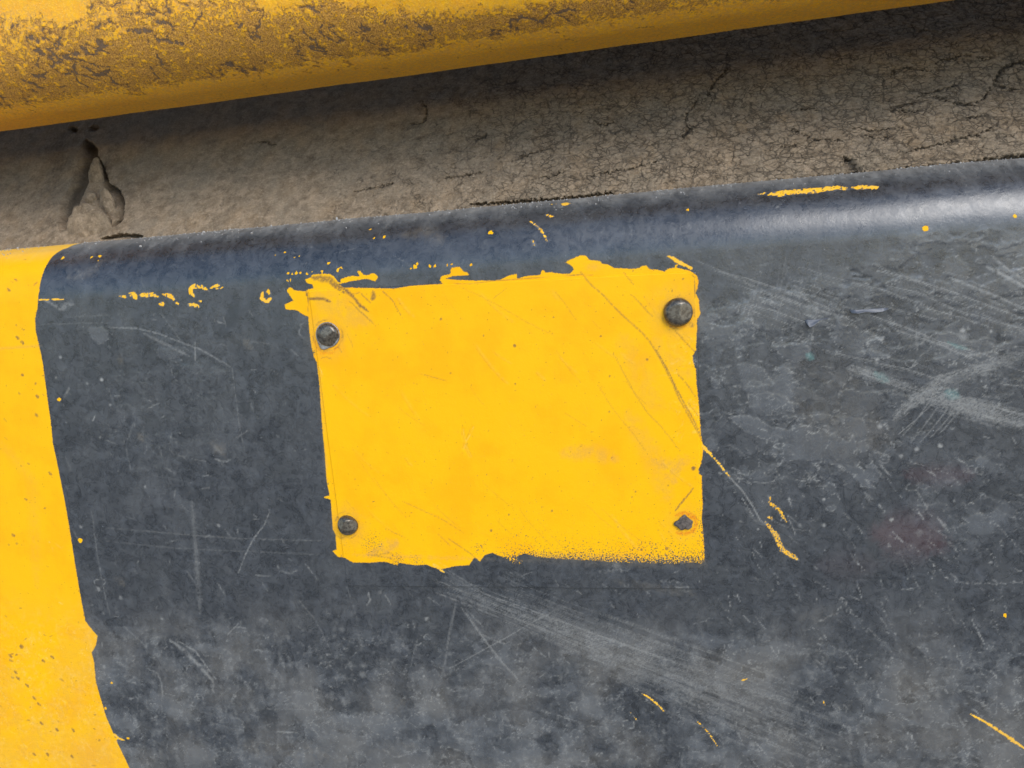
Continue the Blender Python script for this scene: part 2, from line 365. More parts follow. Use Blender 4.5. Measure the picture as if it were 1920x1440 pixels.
LEFT_BAND = [(-500,'lip'),(134,'lip'),(126,466),(118,468),(100,480),(82,510),(74,545),(71,575),(66,597),(67,620),(73,648),(80,680),(88,740),(95,790),(99,830),(110,880),(122,940),(132,1000),(143,1070),(153,1130),(160,1165),(172,1180),(183,1193),(180,1210),(172,1224),(177,1243),(180,1275),(189,1310),(200,1345),(222,1395),(243,1440),(290,1520),(350,1600),(-500,1650)]

rnd = random.Random(11)
def arc_pts(x0, y0, x1, y1, sag, n=8):
    dx, dy = x1 - x0, y1 - y0; L = math.hypot(dx, dy); ox, oy = -dy / L * sag, dx / L * sag
    return [(x0 + dx * t + ox * 4 * t * (1 - t), y0 + dy * t + oy * 4 * t * (1 - t)) for t in (k / (n - 1) for k in range(n))]

def paint(S, skip_big=False):
    """everything that the coat of paint shows, on the panel and on the plate alike"""
    for a in ('yel', 'dust', 'brown', 'grime', 'speck', 'film', 'rust', 'tint', 'relief'): S.field(a)
    U, W = S.U, S.W
    # ---- yellow coat: signed distance in mm
    yel = S.field('yel'); yel[:] = -20
    def add_y(pts, margin=6):
        sl, d = S.sdf(pts, margin)
        if sl is not None: yel[sl] = np.maximum(yel[sl], d)
    add_y(YELLOW_PATCH, 12); add_y(LEFT_BAND, 12)
    def yst(pts, wpx, brk=.35, rough=.5, bs=.8, taper=.75, seed=3):
        S.f['tmp'] = np.zeros(U.shape, np.float32)
        S.stroke('dust', pts, wpx, .5, brk=.5, bs=1.); S.stroke('tmp', pts, wpx, 1, soft=.35, brk=brk, rough=rough, bs=bs, taper=taper, seed=seed)
        np.maximum(yel, S.f['tmp'] * 1.1 - .55, out=yel)
    for p, wd in (((118,484),8),((172,482),5),((187,480),8),((184,488),4),((921,436),9),((693,430),5),((701,447),4),((720,444),6),((110,749),8),((150,1013),11),((517,478),4),((533,473),3),((551,482),3),((560,481),3),
                  ((1735,428),9),((1903,405),6),((1884,1155),7),((210,1280),5),((198,1328),6),((219,1385),7),((592,631),3),((616,494),5),((634,506),7),((640,502),4),((770,503),5),((778,500),6),((782,495),5),((806,498),4),((816,498),4),((839,497),4),((847,495),4),((884,497),5),((540,512),5),((548,513),4),((555,512),5),((563,511),4),((576,513),5),((585,509),3),((604,509),6),((502,544),4),((539,526),5),((545,525),4),((305,552),4),((369,536),3),((1268,498),3),((240,1384),5),
                  ((1150,990),3),((1289,393),5),((1060,382),14)):
        S.f['tmp'] = np.zeros(U.shape, np.float32); S.dot('tmp', p, wd, soft=.3, rough=.6, seed=int(p[0]))
        np.maximum(yel, S.f['tmp'] * 1.1 - .5, out=yel)
    yst([(224,556),(238,556)], 6); yst([(243,550),(252,554),(256,560)], 13); yst([(262,554),(285,552),(298,557)], 9)
    yst([(308,552),(318,554),(328,561)], 9); yst([(298,570),(308,570)], 8); yst([(329,568),(336,569)], 4)
    yst([(366,533),(358,540),(357,549),(366,556)], 8, .1); yst([(364,540),(378,537),(392,546)], 5); yst([(394,540),(412,534)], 6); yst([(404,542),(418,539)], 3)
    yst([(352,572),(362,571),(374,576)], 8); yst([(372,564),(378,565)], 5)
    yst([(492,548),(490,560),(500,566),(508,558)], 7, .1); yst([(498,546),(507,551)], 6)
    yst([(72,562),(93,562)], 3.5, 0, .1); yst([(96,561.5),(120,561.5)], 3, 0, .1)
    yst([(1422,366),(1436,362)], 7, .6); yst([(1440,366),(1462,362),(1490,360),(1518,358),(1548,354),(1572,351),(1590,354)], 15, .35, .8)
    yst([(1458,369),(1472,366)], 7); yst([(1598,352),(1622,350),(1646,351)], 12, .3, .7)
    yst([(1030,383),(1055,382),(1082,380)], 4, .7); yst([(992,414),(1006,424),(1016,434),(1026,452)], 4, .4, .3); yst([(1022,403),(1038,406)], 6, .5); yst([(998,450),(1004,462)], 4, .7)
    yst([(1252,481),(1262,484),(1272,491),(1284,497),(1298,504)], 6.5, .1, .3)
    yst([(1317,834),(1326,846),(1334,852)], 6, .1, .3); yst([(1330,850),(1346,866),(1358,882),(1368,893)], 4, .35, .3)
    yst([(1434,977),(1448,995),(1456,1012),(1463,1028)], 6, .3, .4); yst([(1448,995),(1456,1001),(1461,1018),(1466,1030),(1478,1038),(1498,1050)], 9, .15, .4)
    yst([(1440,927),(1446,938)], 4); yst([(1442,940),(1452,950),(1460,955),(1466,966),(1474,977)], 6, .35, .4); yst([(1440,968),(1450,974)], 5, .5)
    yst([(1818,1338),(1850,1355),(1885,1378),(1925,1406)], 5, .1, .2); yst([(1890,1382),(1905,1394)], 7, .3)
    yst([(1204,1300),(1216,1307),(1228,1316),(1246,1334)], 4, .3, .2); yst([(1305,1350),(1325,1370),(1345,1398)], 3, .4, .2)
    yst([(213,1375),(225,1385),(234,1388)], 5, .2, .2); yst([(822,1066),(834,1074)], 4, .2, .2); yst([(826,1068),(812,1058)], 6, .1, .2)
    yst([(1390,1277),(1402,1272)], 3); yst([(1542,1312),(1548,1322)], 3, .6)
    yst([(1180,1334),(1196,1352)], 2, .6)
    # ---- black dots sprayed over the plate's lower edge
    sp = S.field('speck')
    q = [flat_hit(*p) for p in ((890,1050),(1322,1056),(1320,930))]
    zl = q[0][1] + (q[1][1] - q[0][1]) * (U - q[0][0]) / (q[1][0] - q[0][0]); up = world_z(S) - zl
    side = sstep(q[0][0], q[0][0] + 14, U)
    sp[:] = np.where(up > -4, (.62 * np.exp(-np.maximum(up, 0) / 3.4) + .22 * np.exp(-np.maximum(up, 0) / 12)) * side, 0)
    rr = np.maximum(q[1][0] - U, 0); sp[:] = np.maximum(sp, (up > -3) * .55 * np.exp(-rr / 2.6) * sstep(40, 10, up) * side)
    for p, wd, v in (((700,1022),60,.38),((745,1050),40,.45),((780,1050),30,.4),((650,1020),50,.2),((588,660),18,.5),((592,690),10,.5),((615,905),8,.4),((900,1030),30,.35)):
        S.dot('speck', p, wd, val=v, soft=.9)
    # ---- dark marks in the yellow
    def g(pts, wd, v=.9, brk=.3, rough=.25, **k): S.stroke('grime', pts, wd, v, brk=brk, rough=rough, bs=.7, **k)
    g([(586,520),(604,522),(618,524),(628,534),(638,543)], 12, .8, .25, .5); g([(630,532),(650,545),(664,558),(674,572),(690,583)], 6, .9, .2, .4)
    g([(578,560),(592,560),(606,560),(620,566)], 6, .9, .2, .3); g([(574,545),(576,555)], 5); g([(643,545),(645,550)], 4); g([(699,546),(701,556),(697,562)], 8, .8, .2, .3)
    g([(677,550),(684,558),(694,567)], 2, .8); g([(655,564),(680,588),(704,610)], 1.6, .7); g([(714,543),(735,562),(752,592)], 1.6, .7, .2); g([(640,548),(660,552),(675,548)], 3, .5)
    g([(577,556),(578,580),(580,592)], 1.4, .8, 0, 0)
    g([(1088,510),(1098,522),(1110,536),(1130,552),(1148,572),(1168,592),(1184,606),(1204,624),(1218,640),(1232,662),(1248,692),(1262,720),(1272,745),(1286,770),(1300,795),(1316,825)], 2.5, .6, .25, .15, taper=.3)
    g([(1230,655),(1250,690),(1268,728),(1284,758),(1302,790),(1315,818)], 2, .8, .2, .1)
    g([(1183,552),(1200,568),(1215,585),(1224,594)], 1.6, .6); g([(1168,510),(1188,534)], 1.5, .6); g([(1265,620),(1284,640),(1303,660)], 2, .7); g([(1270,700),(1290,722),(1306,748)], 1.8, .6); g([(1290,755),(1308,778)], 1.4, .6)
    g([(1150,662),(1165,690),(1190,738),(1215,775),(1240,800),(1275,845)], 1.4, .45, .1); g([(1120,720),(1150,768),(1185,810),(1210,845)], 1.3, .35, .2)
    g([(1300,915),(1290,928),(1278,942),(1266,958)], 3, .8, .3, .2); g([(1258,540),(1262,548)], 1.3); g([(1250,600),(1258,612),(1270,617)], 2.5, .7); g([(1292,606),(1300,612)], 7, .6, .5, .5)
    g([(1298,516),(1303,520),(1303,560)], 1.5, .8); g([(1050,519),(1080,516),(1112,515)], 1.4, .8, .1, 0); g([(850,532),(880,532),(925,527),(975,523),(1050,519)], 1.2, .6, .2, 0)
    g([(640,1040),(650,1080)], 1.4, .6); g([(785,700),(838,714)], 1.3, .5); g([(755,940),(830,975),(870,1000)], 1.3, .45); g([(720,990),(760,1008)], 1.2, .5)
    g([(700,1042),(730,1036),(736,1040)], 4, .6, .6, .5); g([(690,1040),(735,1047)], 3, .6, .6, .5); g([(840,1010),(870,1030),(890,1044)], 1.8, .6); g([(820,1000),(845,1025)], 1.3, .5)
    g([(1060,775),(1100,800)], 1.2, .3); g([(1040,545),(1060,570),(1080,600)], 1.2, .4); g([(860,536),(930,570),(980,600),(1040,630)], 1.2, .3); g([(925,560),(950,540)], 1.2, .35)
    g([(650,625),(658,640),(662,652)], 1.3, .4); g([(625,655),(634,650),(641,660)], 2, .5); g([(602,672),(612,669),(622,673)], 1.5, .5)
    for p, wd in (((845,700),3),((827,598),4),((965,648),5),((1038,595),3),((907,629),2.5),((1213,674),4),((1143,705),3),((1126,630),2.5),((1280,575),2),((966,720),2.5),((1057,662),2),((1211,574),2),((1186,508),2),((1281,523),3),((1236,650),2.5),((1142,772),2.5),((1128,788),2),((1300,878),7),((1315,886),7),((1147,858),2.5),((1253,910),2.5),((1192,922),2.5),((1185,932),2.5),((708,1035),3),((700,940),2.5),((740,951),2),((1203,1031),4),((1107,1030),3.5),((1122,1017),3),((1250,1029),5),((954,965),3),((921,995),4),((1035,958),3)):
        S.dot('grime', p, wd, val=.85, soft=.4, rough=.2, seed=int(p[0]) % 90)
    for k in range(150):
        S.dot('grime', (rnd.uniform(600, 1310), rnd.uniform(540, 1030)), rnd.uniform(1.0, 2.2), val=rnd.uniform(.25, .7), soft=.4)
    for k in range(40):                                   # parallel rub marks on the yellow, from upper left to lower right
        x, y = rnd.uniform(620, 1280), rnd.uniform(540, 1000); L = rnd.uniform(20, 110); a = rnd.uniform(.6, 1.0)
        S.stroke('grime', arc_pts(x, y, x + L * math.cos(a), y + L * math.sin(a), L * .03, 5), rnd.uniform(.7, 1.2), rnd.uniform(.12, .35), brk=.35, seed=k)
        if k % 2: S.stroke('dust', arc_pts(x + 4, y, x + 4 + L * math.cos(a), y + L * math.sin(a), L * .03, 5), rnd.uniform(1, 6), rnd.uniform(.08, .2), brk=.5, seed=k, soft=.9)
    for (cx, cy), rr in (((613, 629), 27), ((1272, 587), 28), ((651, 985), 23)):      # dirt caught round the rivet heads
        for k in range(9):
            a = rnd.uniform(0, math.tau); q = rr + rnd.uniform(-1, 4); g([(cx + q * math.cos(a + j * .16), cy + q * math.sin(a + j * .16)) for j in range(5)], rnd.uniform(1.5, 5), rnd.uniform(.25, .7), .45, .4, seed=k)
    # orange-brown bloom
    for pts, wd, v in (([(600,560),(640,580),(680,600)],50,.45),([(613,628)],74,.55),([(1272,586)],80,.55),([(651,985)],66,.55),([(1282,981)],60,.3),([(690,1040),(725,1030),(745,1018)],14,.8),([(710,1028),(740,1015)],16,.5),([(1060,850),(1110,848),(1150,860)],26,.5),([(1225,862),(1262,880),(1285,860)],22,.6),([(1250,890),(1266,905)],14,.5),([(1170,640),(1200,700),(1230,760)],40,.25),([(1180,780),(1220,850),(1250,930)],34,.3),([(660,1000),(672,992)],20,.6),([(1232,640),(1290,700)],30,.3),([(1100,500),(1130,500)],12,.4),([(600,690),(612,900)],8,.35),([(660,1040),(1000,1052)],6,.4),([(1000,1046),(1320,1056)],22,.45)):
        S.stroke('brown', pts, wd, v, soft=.8, brk=.35, bs=2.5, taper=.4, rough=1.)
    for pts, wd, v in (([(1268,966),(1285,961),(1302,968),(1306,982),(1300,996),(1284,1001),(1270,998)],6,.8),([(1290,966),(1306,974)],6,.7),([(590,640),(600,662),(622,662),(634,650)],4,.5),([(1246,600),(1258,612),(1285,612)],5,.5)):
        S.stroke('rust', pts, wd, v, soft=.8, brk=.3, bs=.8, taper=.2, rough=.5)
    # pits in the left band
    for k in range(90):
        y = rnd.uniform(470, 1440); x = rnd.uniform(-10, 75 + max(0, (y - 600)) * .16)
        if y < 1150 and rnd.random() < .5: continue
        L = rnd.uniform(2, 7); S.stroke('grime', [(x, y), (x + L, y + L * rnd.uniform(-.6, 1.2))], rnd.choice((1.4, 2, 2.4, 3.2, 5.)), rnd.uniform(.45, .85), rough=.3, seed=k, soft=.5, brk=.2, bs=.5)
    for p in ((14,541),(30,631),(39,640),(67,741),(66,776),(92,885),(22,1001),(37,1211),(39,1209),(18,1227),(27,1258),(31,1269),(48,1283),(61,1307),(70,1318),(75,1354),(62,1412),(87,1412),(105,1366),(133,1416),(135,1367),(95,1230),(79,1237)):
        S.stroke('grime', [p, (p[0] + 5, p[1] + 5)], 6, .85, rough=.4, brk=.2, bs=.5, seed=int(p[1]) % 80)
    S.stroke('brown', [(-10,1440),(60,1400),(120,1330),(150,1250)], 70, .4, soft=.9, brk=.45, bs=3, rough=2); S.stroke('brown', [(-10,1330),(200,1430)], 90, .35, soft=.9, brk=.5, bs=4, rough=2)
    S.stroke('brown', [(-20,655),(78,648)], 5, .4, soft=.8, brk=.2, taper=.1); S.stroke('brown', [(0,830),(60,900),(70,1100)], 26, .2, soft=.9, brk=.5)
    S.stroke('brown', [(-20,478),(110,468)], 14, .4, soft=.9, taper=.1)
    # pressed mark in the middle of the plate, lit and shaded flanks painted in
    for pts in ([(866,802),(868,816),(872,828),(868,842)], [(886,800),(880,814),(873,826)], [(870,832),(876,845),(882,857)]):
        S.stroke('relief', pts, 6, -.11, mode='add', soft=.8); S.stroke('dust', [(x + 2, y) for x, y in pts], 2, .35, brk=.4); S.stroke('grime', [(x - 2, y) for x, y in pts], 1.6, .3, brk=.4)
    if skip_big and False: return
    # ---- light scuffs and scratches in the black
    def d(pts, wd, v=.6, brk=.4, **k): S.stroke('dust', pts, wd, v, brk=brk, **k)
    def wear(x0, y0, x1, y1, width, n, v, sag=0, wmax=3.5, seed=0):      # a bundle of parallel fine lines
        r = random.Random(seed); dx, dy = x1 - x0, y1 - y0; L = math.hypot(dx, dy); ox, oy = -dy / L, dx / L
        for k in range(n):
            o = r.gauss(0, .42) * width; a = r.uniform(-.05, .55); b = min(1.05, a + r.uniform(.25, .8)); sp_ = 1 + .5 * a
            S.stroke('dust', arc_pts(x0 + dx * a + ox * o * sp_, y0 + dy * a + oy * o * sp_, x0 + dx * b + ox * o * sp_ * 1.15, y0 + dy * b + oy * o * sp_ * 1.15, sag, 6), r.uniform(.8, wmax), v * r.uniform(.35, 1), brk=.45, bs=1.0 + r.random(), seed=k, soft=.7)
    wear(830,1095,1300,1290,26,52,.45,0,3,1); wear(830,1095,1250,1250,20,26,.6,0,3.5,2); wear(930,1105,1500,1320,30,44,.42,0,3,3); wear(1150,1230,1560,1400,60,60,.4,0,4,4); wear(1250,1270,1420,1340,40,30,.5,0,4,41)
    wear(820,1062,900,1115,10,14,.4,0,2.5,5); wear(940,1070,980,1095,12,10,.4,0,2.5,6)
    d([(865,1140),(905,1195),(945,1245),(970,1272)],3,.5,.2); d([(870,1142),(930,1230),(975,1280)],5,.3,.4); d([(840,1255),(900,1222),(950,1195),(1010,1160),(1040,1145)],1.6,.5,.2)
    d([(855,1130),(842,1190),(835,1240),(825,1275)],5,.3,.3); d([(905,1190),(925,1200),(948,1208)],3,.5)
    wear(1590,688,1720,735,8,26,.6,0,3,7); wear(1720,735,1930,790,16,40,.62,0,4,8); wear(1725,745,1925,800,14,36,.62,0,5,9); wear(1780,740,1930,775,10,16,.5,0,3,10)
    wear(1680,780,1800,700,9,40,.6,-7,4.5,11); wear(1795,703,1925,665,10,30,.5,-4,5,12); d([(1680,788),(1700,762),(1740,736),(1790,712),(1850,690),(1925,665)],16,.30,.5,soft=1.,bs=.6)
    d([(1590,690),(1650,705),(1720,733),(1800,758),(1860,772),(1925,795)],18,.30,.5,soft=1.,bs=.6)
    for a, b in (((1745,748),(1690,820)),((1770,742),(1708,830)),((1790,745),(1725,830)),((1800,752),(1745,820)),((1808,752),(1760,815)),((1758,745),(1684,815))): d(arc_pts(*a, *b, -3, 5), rnd.uniform(1.2, 2), .45, .25)
    for pts, wd, v in (([(1340,508),(1400,522),(1470,545),(1560,580)],2.4,.5),([(1310,490),(1380,520),(1440,548),(1540,582),(1590,595)],2,.4),([(1400,570),(1450,582),(1510,604)],2,.5),([(1385,535),(1420,546),(1450,555),(1500,572),(1610,604)],2,.45),
        ([(1640,507),(1700,520),(1780,545),(1925,600)],2.2,.5),([(1660,535),(1720,548),(1790,580),(1925,620)],2,.45),([(1630,590),(1700,615),(1760,640),(1830,660)],2.5,.5),([(1680,620),(1740,638),(1780,652),(1830,675)],3,.5),([(1540,655),(1590,668),(1650,680)],2,.4),([(1640,680),(1700,692),(1770,715)],2.2,.5),([(1600,560),(1660,575),(1760,600)],2,.4),([(1500,500),(1560,520),(1660,545),(1750,578)],1.8,.4),([(1780,520),(1850,548),(1925,580)],4,.5),([(1850,500),(1880,515),(1925,540)],5,.6),([(1860,480),(1890,505),(1925,530)],4,.5)):
        d(pts, wd, v, .3); d([(x + 3, y + 5) for x, y in pts], wd * .7, v * .6, .5)
    for x in range(0, 26): 
        a = rnd.uniform(1330, 1900); b = rnd.uniform(490, 700); L = rnd.uniform(60, 200); d(arc_pts(a, b, a + L, b + L * rnd.uniform(.27, .4), rnd.uniform(-3, 3), 5), rnd.uniform(.8, 1.6), rnd.uniform(.25, .5), .4, seed=x)
    for k in range(18):                                    # light vertical sweeps
        a = rnd.uniform(1400, 1640); b = rnd.uniform(480, 560); d([(a, b), (a - rnd.uniform(10, 35), b + rnd.uniform(50, 130))], rnd.uniform(1, 3), rnd.uniform(.12, .28), .4, seed=k + 40)
    d([(1345,868),(1368,895),(1392,920),(1412,950),(1425,975),(1438,985)],2.6,.6,.1,taper=.3); d([(1372,897),(1395,897)],3,.5); d([(1400,902),(1430,905),(1450,903),(1458,892)],2,.5,.5)
    d([(1395,950),(1415,975),(1435,985)],6,.25,.4); d([(1445,975),(1480,990),(1520,996)],1.5,.4); d([(1470,960),(1500,985)],1.3,.5); d([(1480,1005),(1500,1025)],1.5,.5)
    for p in ([(1735,1012),(1750,1020),(1765,1036),(1780,1053)],[(1755,988),(1768,1002),(1782,1018),(1798,1042)],[(1660,1000),(1700,1018),(1735,1040),(1775,1085),(1800,1092)],[(1742,1100),(1752,1110),(1762,1122),(1770,1130)],[(1767,1140),(1775,1148),(1790,1158),(1802,1162)],[(1802,1162),(1810,1176),(1822,1194)],[(1812,1222),(1826,1235),(1836,1252),(1850,1275),(1865,1290)],[(1851,1028),(1862,1045),(1872,1060)],[(1800,1092),(1860,1095),(1925,1090)],[(1850,965),(1890,1005),(1925,1045)],[(1876,1010),(1878,1030)],[(1877,1100),(1878,1125)],[(1580,990),(1590,1005),(1605,1030)],[(1600,1035),(1612,1060),(1622,1070)],[(1570,1155),(1580,1120),(1620,1180)],[(1590,1140),(1596,1150),(1622,1166)],[(1505,1192),(1530,1168),(1570,1150)],[(1580,1215),(1600,1240),(1625,1265),(1660,1298)],[(1590,1225),(1610,1255)],[(1645,1125),(1670,1170),(1690,1230)],[(1690,1105),(1715,1104)],[(1700,1104),(1712,1114)],[(1526,1088),(1560,1110),(1600,1150)],[(1780,1268),(1790,1282),(1805,1284),(1816,1278)],[(1648,1308),(1672,1316),(1684,1325)],[(1700,1370),(1720,1400)],[(1813,1412),(1835,1422)],[(1810,1430),(1835,1436)],[(1838,1100),(1850,1112),(1862,1125)],[(1862,1160),(1872,1180)],[(1310,1090),(1315,1096)],[(1300,1170),(1335,1160)],[(1355,1222),(1375,1240)],[(1465,1365),(1480,1392)],[(1440,1290),(1480,1262)]):
        d(p, rnd.uniform(1.4, 2.6), rnd.uniform(.5, .85), .6, rough=.8, bs=.7)
    for k in range(420):                                   # short flecks, mostly slanted, right and bottom
        x, y = rnd.uniform(1330, 1925), rnd.uniform(880, 1445); L = rnd.expovariate(1 / 9); a = rnd.gauss(.95, .25)
        d([(x, y), (x + L * math.cos(a), y + L * math.sin(a))], rnd.uniform(1, 2.4), rnd.uniform(.25, .7), .3, seed=k % 50, rough=.3)
    for k in range(260):
        x, y = rnd.uniform(560, 1925), rnd.uniform(1060, 1445); L = rnd.expovariate(1 / 10); a = rnd.gauss(.7, .5)
        d([(x, y), (x + L * math.cos(a), y + L * math.sin(a))], rnd.uniform(1, 2.6), rnd.uniform(.2, .55), .3, seed=k % 50, rough=.4)
    for k in range(330):
        x, y = rnd.uniform(90, 600), rnd.uniform(580, 1445); L = rnd.expovariate(1 / 9); a = rnd.gauss(.9, .7)
        d([(x, y), (x + L * math.cos(a), y + L * math.sin(a))], rnd.uniform(1, 3.), rnd.uniform(.15, .5), .3, seed=k % 50, rough=.4)
    for k in range(260):
        x, y = rnd.uniform(1320, 1925), rnd.uniform(480, 900); L = rnd.expovariate(1 / 8); a = rnd.gauss(.4, .5)
        d([(x, y), (x + L * math.cos(a), y + L * math.sin(a))], rnd.uniform(1, 2.6), rnd.uniform(.2, .6), .3, seed=k % 50, rough=.4)
    for k in range(200):
        x = rnd.uniform(140, 1925); y = 455 - .0911 * x + rnd.uniform(15, 95); L = rnd.expovariate(1 / 12); a = rnd.gauss(.2, .8)
        d([(x, y), (x + L * math.cos(a), y + L * math.sin(a))], rnd.uniform(1, 2.2), rnd.uniform(.12, .35), .4, seed=k % 50, rough=.5)
    # left side arcs and sweeps
    for pts, wd, v in (([(205,614),(260,616),(300,626),(340,642),(375,655),(405,672),(432,688)],3.2,.5),([(270,625),(300,640),(330,655),(355,668)],6,.35),([(365,640),(367,677)],2.2,.5),([(300,585),(315,605),(340,640)],2,.35),([(372,583),(380,600),(345,635)],1.5,.2),([(120,595),(210,590)],2.5,.25),([(75,608),(210,605)],2,.3),([(80,560),(115,580),(138,570)],7,.45),([(113,578),(136,566)],9,.4),([(400,600),(421,608)],2.5,.6),([(465,580),(473,592)],2,.4),([(470,640),(510,645)],2.5,.25),([(130,726),(120,745)],5,.4),([(178,780),(173,790)],3,.8),([(435,690),(443,745),(448,790),(460,850)],2,.3),([(250,795),(238,830)],5,.2),([(232,820),(245,880)],2,.3),
        ([(505,960),(495,985),(475,1010),(460,1040),(447,1075)],2.8,.5),([(200,990),(320,1000),(450,1010),(610,1014)],3,.3),([(200,1015),(330,1028),(600,1040)],2.5,.25),([(360,940),(366,1010),(372,1100),(375,1150)],12,.25),([(362,960),(370,1110)],4,.3),([(172,960),(182,1040),(200,1130),(208,1160)],2.4,.35),([(233,1175),(255,1195),(277,1216)],3,.4),([(275,1253),(295,1262),(303,1280),(306,1310)],3.2,.5),([(300,1290),(310,1300),(330,1305)],2,.4),([(318,1200),(345,1220),(375,1250),(400,1280)],9,.5),([(330,1200),(365,1220),(405,1275)],3,.6),([(400,1270),(398,1295)],7,.4),([(440,1175),(460,1178)],3,.6),([(515,1050),(525,1070),(545,1076),(560,1068)],3,.4),([(560,1125),(590,1160),(620,1220)],2.5,.35),([(650,1100),(670,1160)],2,.3),([(690,1110),(694,1125),(688,1135)],4,.5),([(780,1200),(770,1250)],2,.3),([(520,1372),(560,1374)],3,.6),([(500,1330),(610,1330)],1.6,.35),
        ([(402,860),(420,866),(432,862)],4,.5),([(400,835),(415,850)],8,.25),([(258,1330),(262,1260)],1.4,.3),([(304,1300),(304,1360)],2,.3),([(545,655),(560,668)],3,.35),([(470,755),(475,772)],4,.3),([(565,610),(560,625),(575,640)],2,.5),([(1040,1086),(1048,1100)],2,.5),([(570,604),(560,612)],2,.5),([(1010,383),(1100,378)],5,.25)):
        d(pts, wd, v, .3, rough=.4, soft=.8)
    for p, wd, v in (((190,712),7,.9),((163,719),6,.6),((206,759),5,.7),((113,670),6,.6),((104,707),4,.6),((187,820),5,.5),((272,912),5,.6),((226,1120),9,.4),((185,1105),10,.55),((303,1160),5,.6),((196,1250),8,.5),((245,1310),6,.5),((680,1265),14,.35),((795,1268),5,.7),((822,1303),7,.6),((840,1290),5,.5),((713,1110),8,.35),((800,1160),8,.5),((410,985),7,.5),((152,988),7,.5),((640,1180),12,.25),((540,1195),10,.3),((1800,1295),6,.4),((1545,936),4,.7),((1672,974),6,.7),((1770,985),7,.4),((1723,1000),12,.25),((1719,842),7,.6),((1763,836),7,.7),((1650,800),7,.6),((1645,674),6,.7),((1805,620),8,.7),((1858,621),4,.9),((1806,630),14,.35),((1690,855),6,.5),((1500,985),6,.4),((1545,985),6,.6),((1484,1380),10,.4),((1410,1395),12,.4),((600,1385),22,.2),((1155,1060),14,.3)):
        S.dot('dust', p, wd, val=v, soft=.6, rough=.4, seed=int(p[0]) % 90)
    for pts in ([(1125,1072),(1150,1070),(1180,1068)], [(1240,1090),(1270,1092),(1290,1102)], [(1265,1100),(1290,1110)], [(1172,1100),(1178,1096)]): d(pts, 8, .4, .6, rough=.6)
    # brownish stains
    for pts, wd, v in (([(760,440),(800,436),(830,450)],26,.5),([(130,520),(170,510),(190,490)],22,.45),([(400,830),(420,850)],22,.45),([(262,815),(268,825)],12,.5),([(225,675)],14,.45),([(460,640),(470,655)],14,.5),([(220,1085),(232,1095)],16,.4),([(1520,760),(1560,790),(1640,820)],110,.28),([(1500,690),(1600,720)],60,.22),([(470,1400),(560,1410),(640,1420)],60,.4),([(700,1440),(900,1440),(1100,1430)],30,.3),([(360,1380),(300,1420)],40,.3),([(740,1330),(760,1310)],14,.45),([(1890,1150),(1400,1430)],4,.1),([(560,1420),(780,1400)],30,.3),([(1060,1430),(1180,1420)],26,.3),([(1160,1090),(1300,1115)],16,.3),([(1500,1160),(1560,1150)],30,.2),([(1440,1440),(1900,1430)],20,.25)):
        S.stroke('brown', pts, wd, v, soft=.9, brk=.4, bs=3, taper=.5, rough=1.5)
    S.stroke('tint', [(1650,1000),(1720,1005),(1760,1020)], 90, .45, soft=.95, rough=2); S.stroke('tint', [(1700,890),(1820,890)], 40, .35, soft=.95, rough=2); S.stroke('tint', [(1540,1060),(1640,1060)], 60, .2, soft=.95)
    for pts, wd, v in (([(1513,664),(1524,672)],11,.6),([(1776,642),(1795,650),(1815,655)],5,.5),([(1775,735),(1795,745)],16,.5),([(1640,700),(1665,715)],12,.4)): S.stroke('tint', pts, wd, -v, mode='add', soft=.7, rough=.5)
    # ---- layers of paint that have let go: outlined patches, raised or sunken, with bright rims
    def patch(pts, film, relief, rim=.5, rough=.7, seed=5):
        sl, dd = S.sdf(pts, 3)
        if sl is None: return
        dd = dd + rough * fbm(U[sl] / 1.4, W[sl] / 1.4, 4, seed, .62)
        m = sstep(-.12, .12, dd)
        S.field('film')[sl] = np.clip(S.field('film')[sl] * (1 - m) + m * max(film, 0) if film >= 0 else S.field('film')[sl] + m * film, -1, 1)
        S.field('relief')[sl] += m * relief
        br = rim * np.exp(-(dd / .16) ** 2) * sstep(-.3, .3, fbm(U[sl] / 1.8, W[sl] / 1.8, 2, seed + 3))
        S.field('dust')[sl] = np.maximum(S.field('dust')[sl], br)
    patch([(1365,782),(1395,778),(1420,785),(1445,800),(1480,806),(1520,796),(1560,812),(1590,830),(1598,815),(1606,840),(1602,870),(1620,880),(1635,865),(1652,890),(1645,905),(1625,900),(1640,915),(1615,912),(1600,890),(1560,870),(1530,862),(1485,862),(1460,872),(1450,850),(1470,850),(1460,830),(1430,822),(1400,810)], 1, .05, .6)
    patch([(1485,800),(1498,795),(1520,800),(1500,806),(1487,812)], .9, .05); patch([(1540,800),(1552,798),(1560,806),(1548,812)], .9, .05)
    patch([(1400,740),(1440,735),(1475,745),(1490,770),(1470,775),(1430,780),(1405,765)], .7, .04, .35)
    patch([(1450,650),(1500,640),(1520,655),(1515,670),(1490,680),(1470,672)], .8, .05, .5)
    patch([(1350,690),(1400,680),(1430,690),(1450,720),(1430,735),(1390,730),(1350,715)], .75, .04, .4)
    patch([(1625,640),(1650,636),(1670,650),(1680,665),(1660,672),(1635,672),(1628,660)], .8, .04, .7)
    patch([(1382,590),(1395,545),(1402,560),(1392,590),(1380,610),(1350,612),(1330,604)], -.6, -.06, .5)
    patch([(1395,550),(1460,540),(1540,560),(1590,590),(1555,592),(1510,606),(1480,615),(1450,622),(1410,610),(1385,612),(1390,580)], .55, .05, .35)
    patch([(165,615),(190,612),(202,620),(204,635),(190,645),(182,645),(172,632)], .9, .03, .35)
    patch([(290,655),(340,650),(360,660),(330,672),(300,670)], .5, .03, .3)
